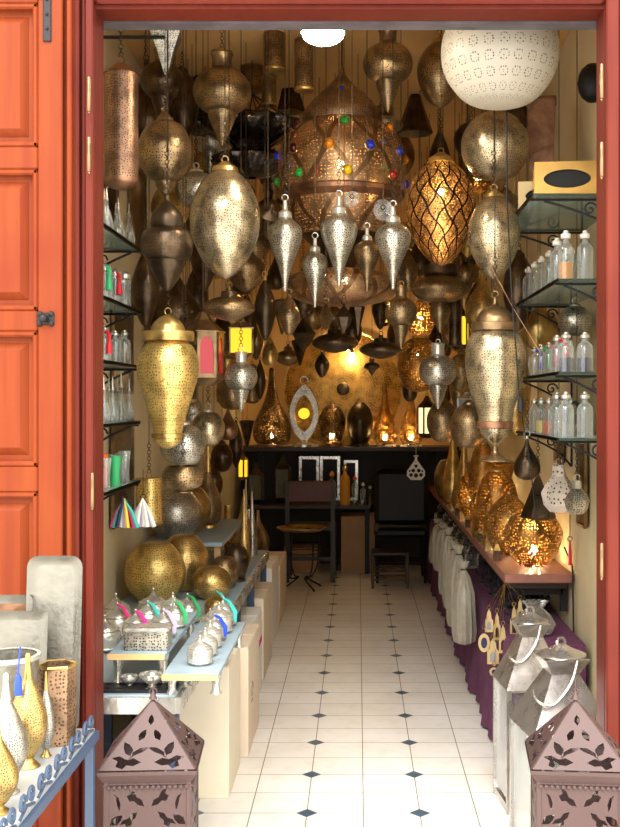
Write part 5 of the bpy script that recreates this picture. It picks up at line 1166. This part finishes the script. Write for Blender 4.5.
M['glass_top'] = plain('pale_painted_shelf', (176, 180, 180), .3)
stand()
HS = .636
def tray(px, ytop, yb, wpx, d, lb, r=.03, mat='engraved'):
    s = d/F; b0 = at(px, yb, d); b0.z = HS; t = thing('leaning_tray', b0, lb, 'tray', 'trays leaning at the back of the iron stand'); w_ = wpx*s; h_ = at(px, ytop, d).z-HS
    def rr(w, h, z0, r_):
        P = []
        for cx, cz, a0 in ((w/2-r_, z0+r_, -PI/2), (w/2-r_, z0+h-r_, 0), (-w/2+r_, z0+h-r_, PI/2), (-w/2+r_, z0+r_, PI)):
            for k in range(6): a = a0+k*PI/10; P.append((cx+r_*math.cos(a), cz+r_*math.sin(a)))
        return P
    o = MB(); A = [(x, -.012, z) for x, z in rr(w_, h_, 0, r)]; B = [(x, -.0, z) for x, z in rr(w_-.03, h_-.03, .015, r*.7)]; D_ = [(x, .002, z) for x, z in rr(w_-.05, h_-.05, .025, r*.6)]
    n = len(A); V = A+B+D_; Fc = [(k*n+i, k*n+(i+1) % n, (k+1)*n+(i+1) % n, (k+1)*n+i) for k in range(2) for i in range(n)]
    MB().add(V, Fc).build('rim', 'engraved', t)
    MB().add(D_, [tuple(range(n))]).build('tray_centre', mat, t, False)
    t.rotation_euler = (-.09, 0, 0)
    return t
tray(52, 557, 720, 56, 2.86, 'tall silver rectangular tray with rounded corners leaning on the door')
tray(16, 612, 720, 60, 2.80, 'wide silver tray leaning in front of the tall one', .01)
o = tray(8, 596, 700, 50, 2.865, 'copper-rimmed tray farthest back behind the other trays', .01, 'copper')
FV = 'metal vases on the iron stand'
def fs(kind, cx, yb, w_, hpx, body, trim, lb, **k):
    d = dep(yb, HS); return L(kind, cx, yb-hpx, yb, w_, d, body, trim, lb, name=k.pop('name', 'metal_vase'), cat='vase', hang=None, group=FV, **k)
t = thing('open_drum', at(10, 752, dep(752, HS)), 'wide silver open drum with dark inside at the left margin', 'pot', FV)
t.location.z = HS; s_ = dep(752, HS)/F
MB().lathe([(0, 0), (25*s_, 0), (28*s_, 96*s_), (26.5*s_, 96*s_), (24*s_, 4*s_), (0, 4*s_)], 36).build('drum', 'engraved', t)
MB().lathe([(28*s_, 92*s_), (30*s_, 94*s_), (30*s_, 98*s_), (26*s_, 98*s_)], 36).build('rim', 'silver', t)
d = dep(742, HS); t = thing('hexagonal_lantern', (at(57, 0, d).x, d, HS), 'hexagonal pierced brass-brown candleholder at the back right of the stand', 'candleholder', FV)
s_ = d/F; MB().lathe([(0, 0), (18*s_, 0), (19*s_, 78*s_), (17.5*s_, 78*s_), (16*s_, 5*s_)], 6, rot=.3).build('body', 'fine_copper', t, False)
MB().lathe([(19*s_, 75*s_), (20*s_, 77*s_), (19*s_, 79*s_), (17*s_, 78*s_)], 6, rot=.3).build('rim', 'brass', t, False)
fs('gold_vase', 28, 766, 38, 112, 'fine_gold', 'brass', 'pierced golden pear vase with a blue tassel on its neck', seg=36)
d = dep(766, HS); p = at(23, 670, d); o = MB().tube([(0, 0, .06), (.0, -.012, .02), (0, -.016, 0)], .002).lathe([(.003, 0), (.008, -.01), (.010, -.05), (0, -.05)], 10, (0, -.016, 0)).build('tassel', 'blue')
o.location = (p.x, p.y-.02, p.z); tag(o, 'bright blue tassel tied to the golden pear vase', 'tassel')
fs('gold_vase', 46, 756, 17, 84, 'fine_silver', 'brass', 'slim silver vase half hidden between the golden vase and hexagonal holder')
fs('gold_vase', 6, 792, 42, 118, 'fine_silver', 'silver', 'silver pear vase in front of the drum at the left margin', seg=36)
fs('gold_vase', -2, 812, 40, 90, 'fine_gold', 'brass', 'golden-brown pierced vase cut by the left picture edge', seg=36)
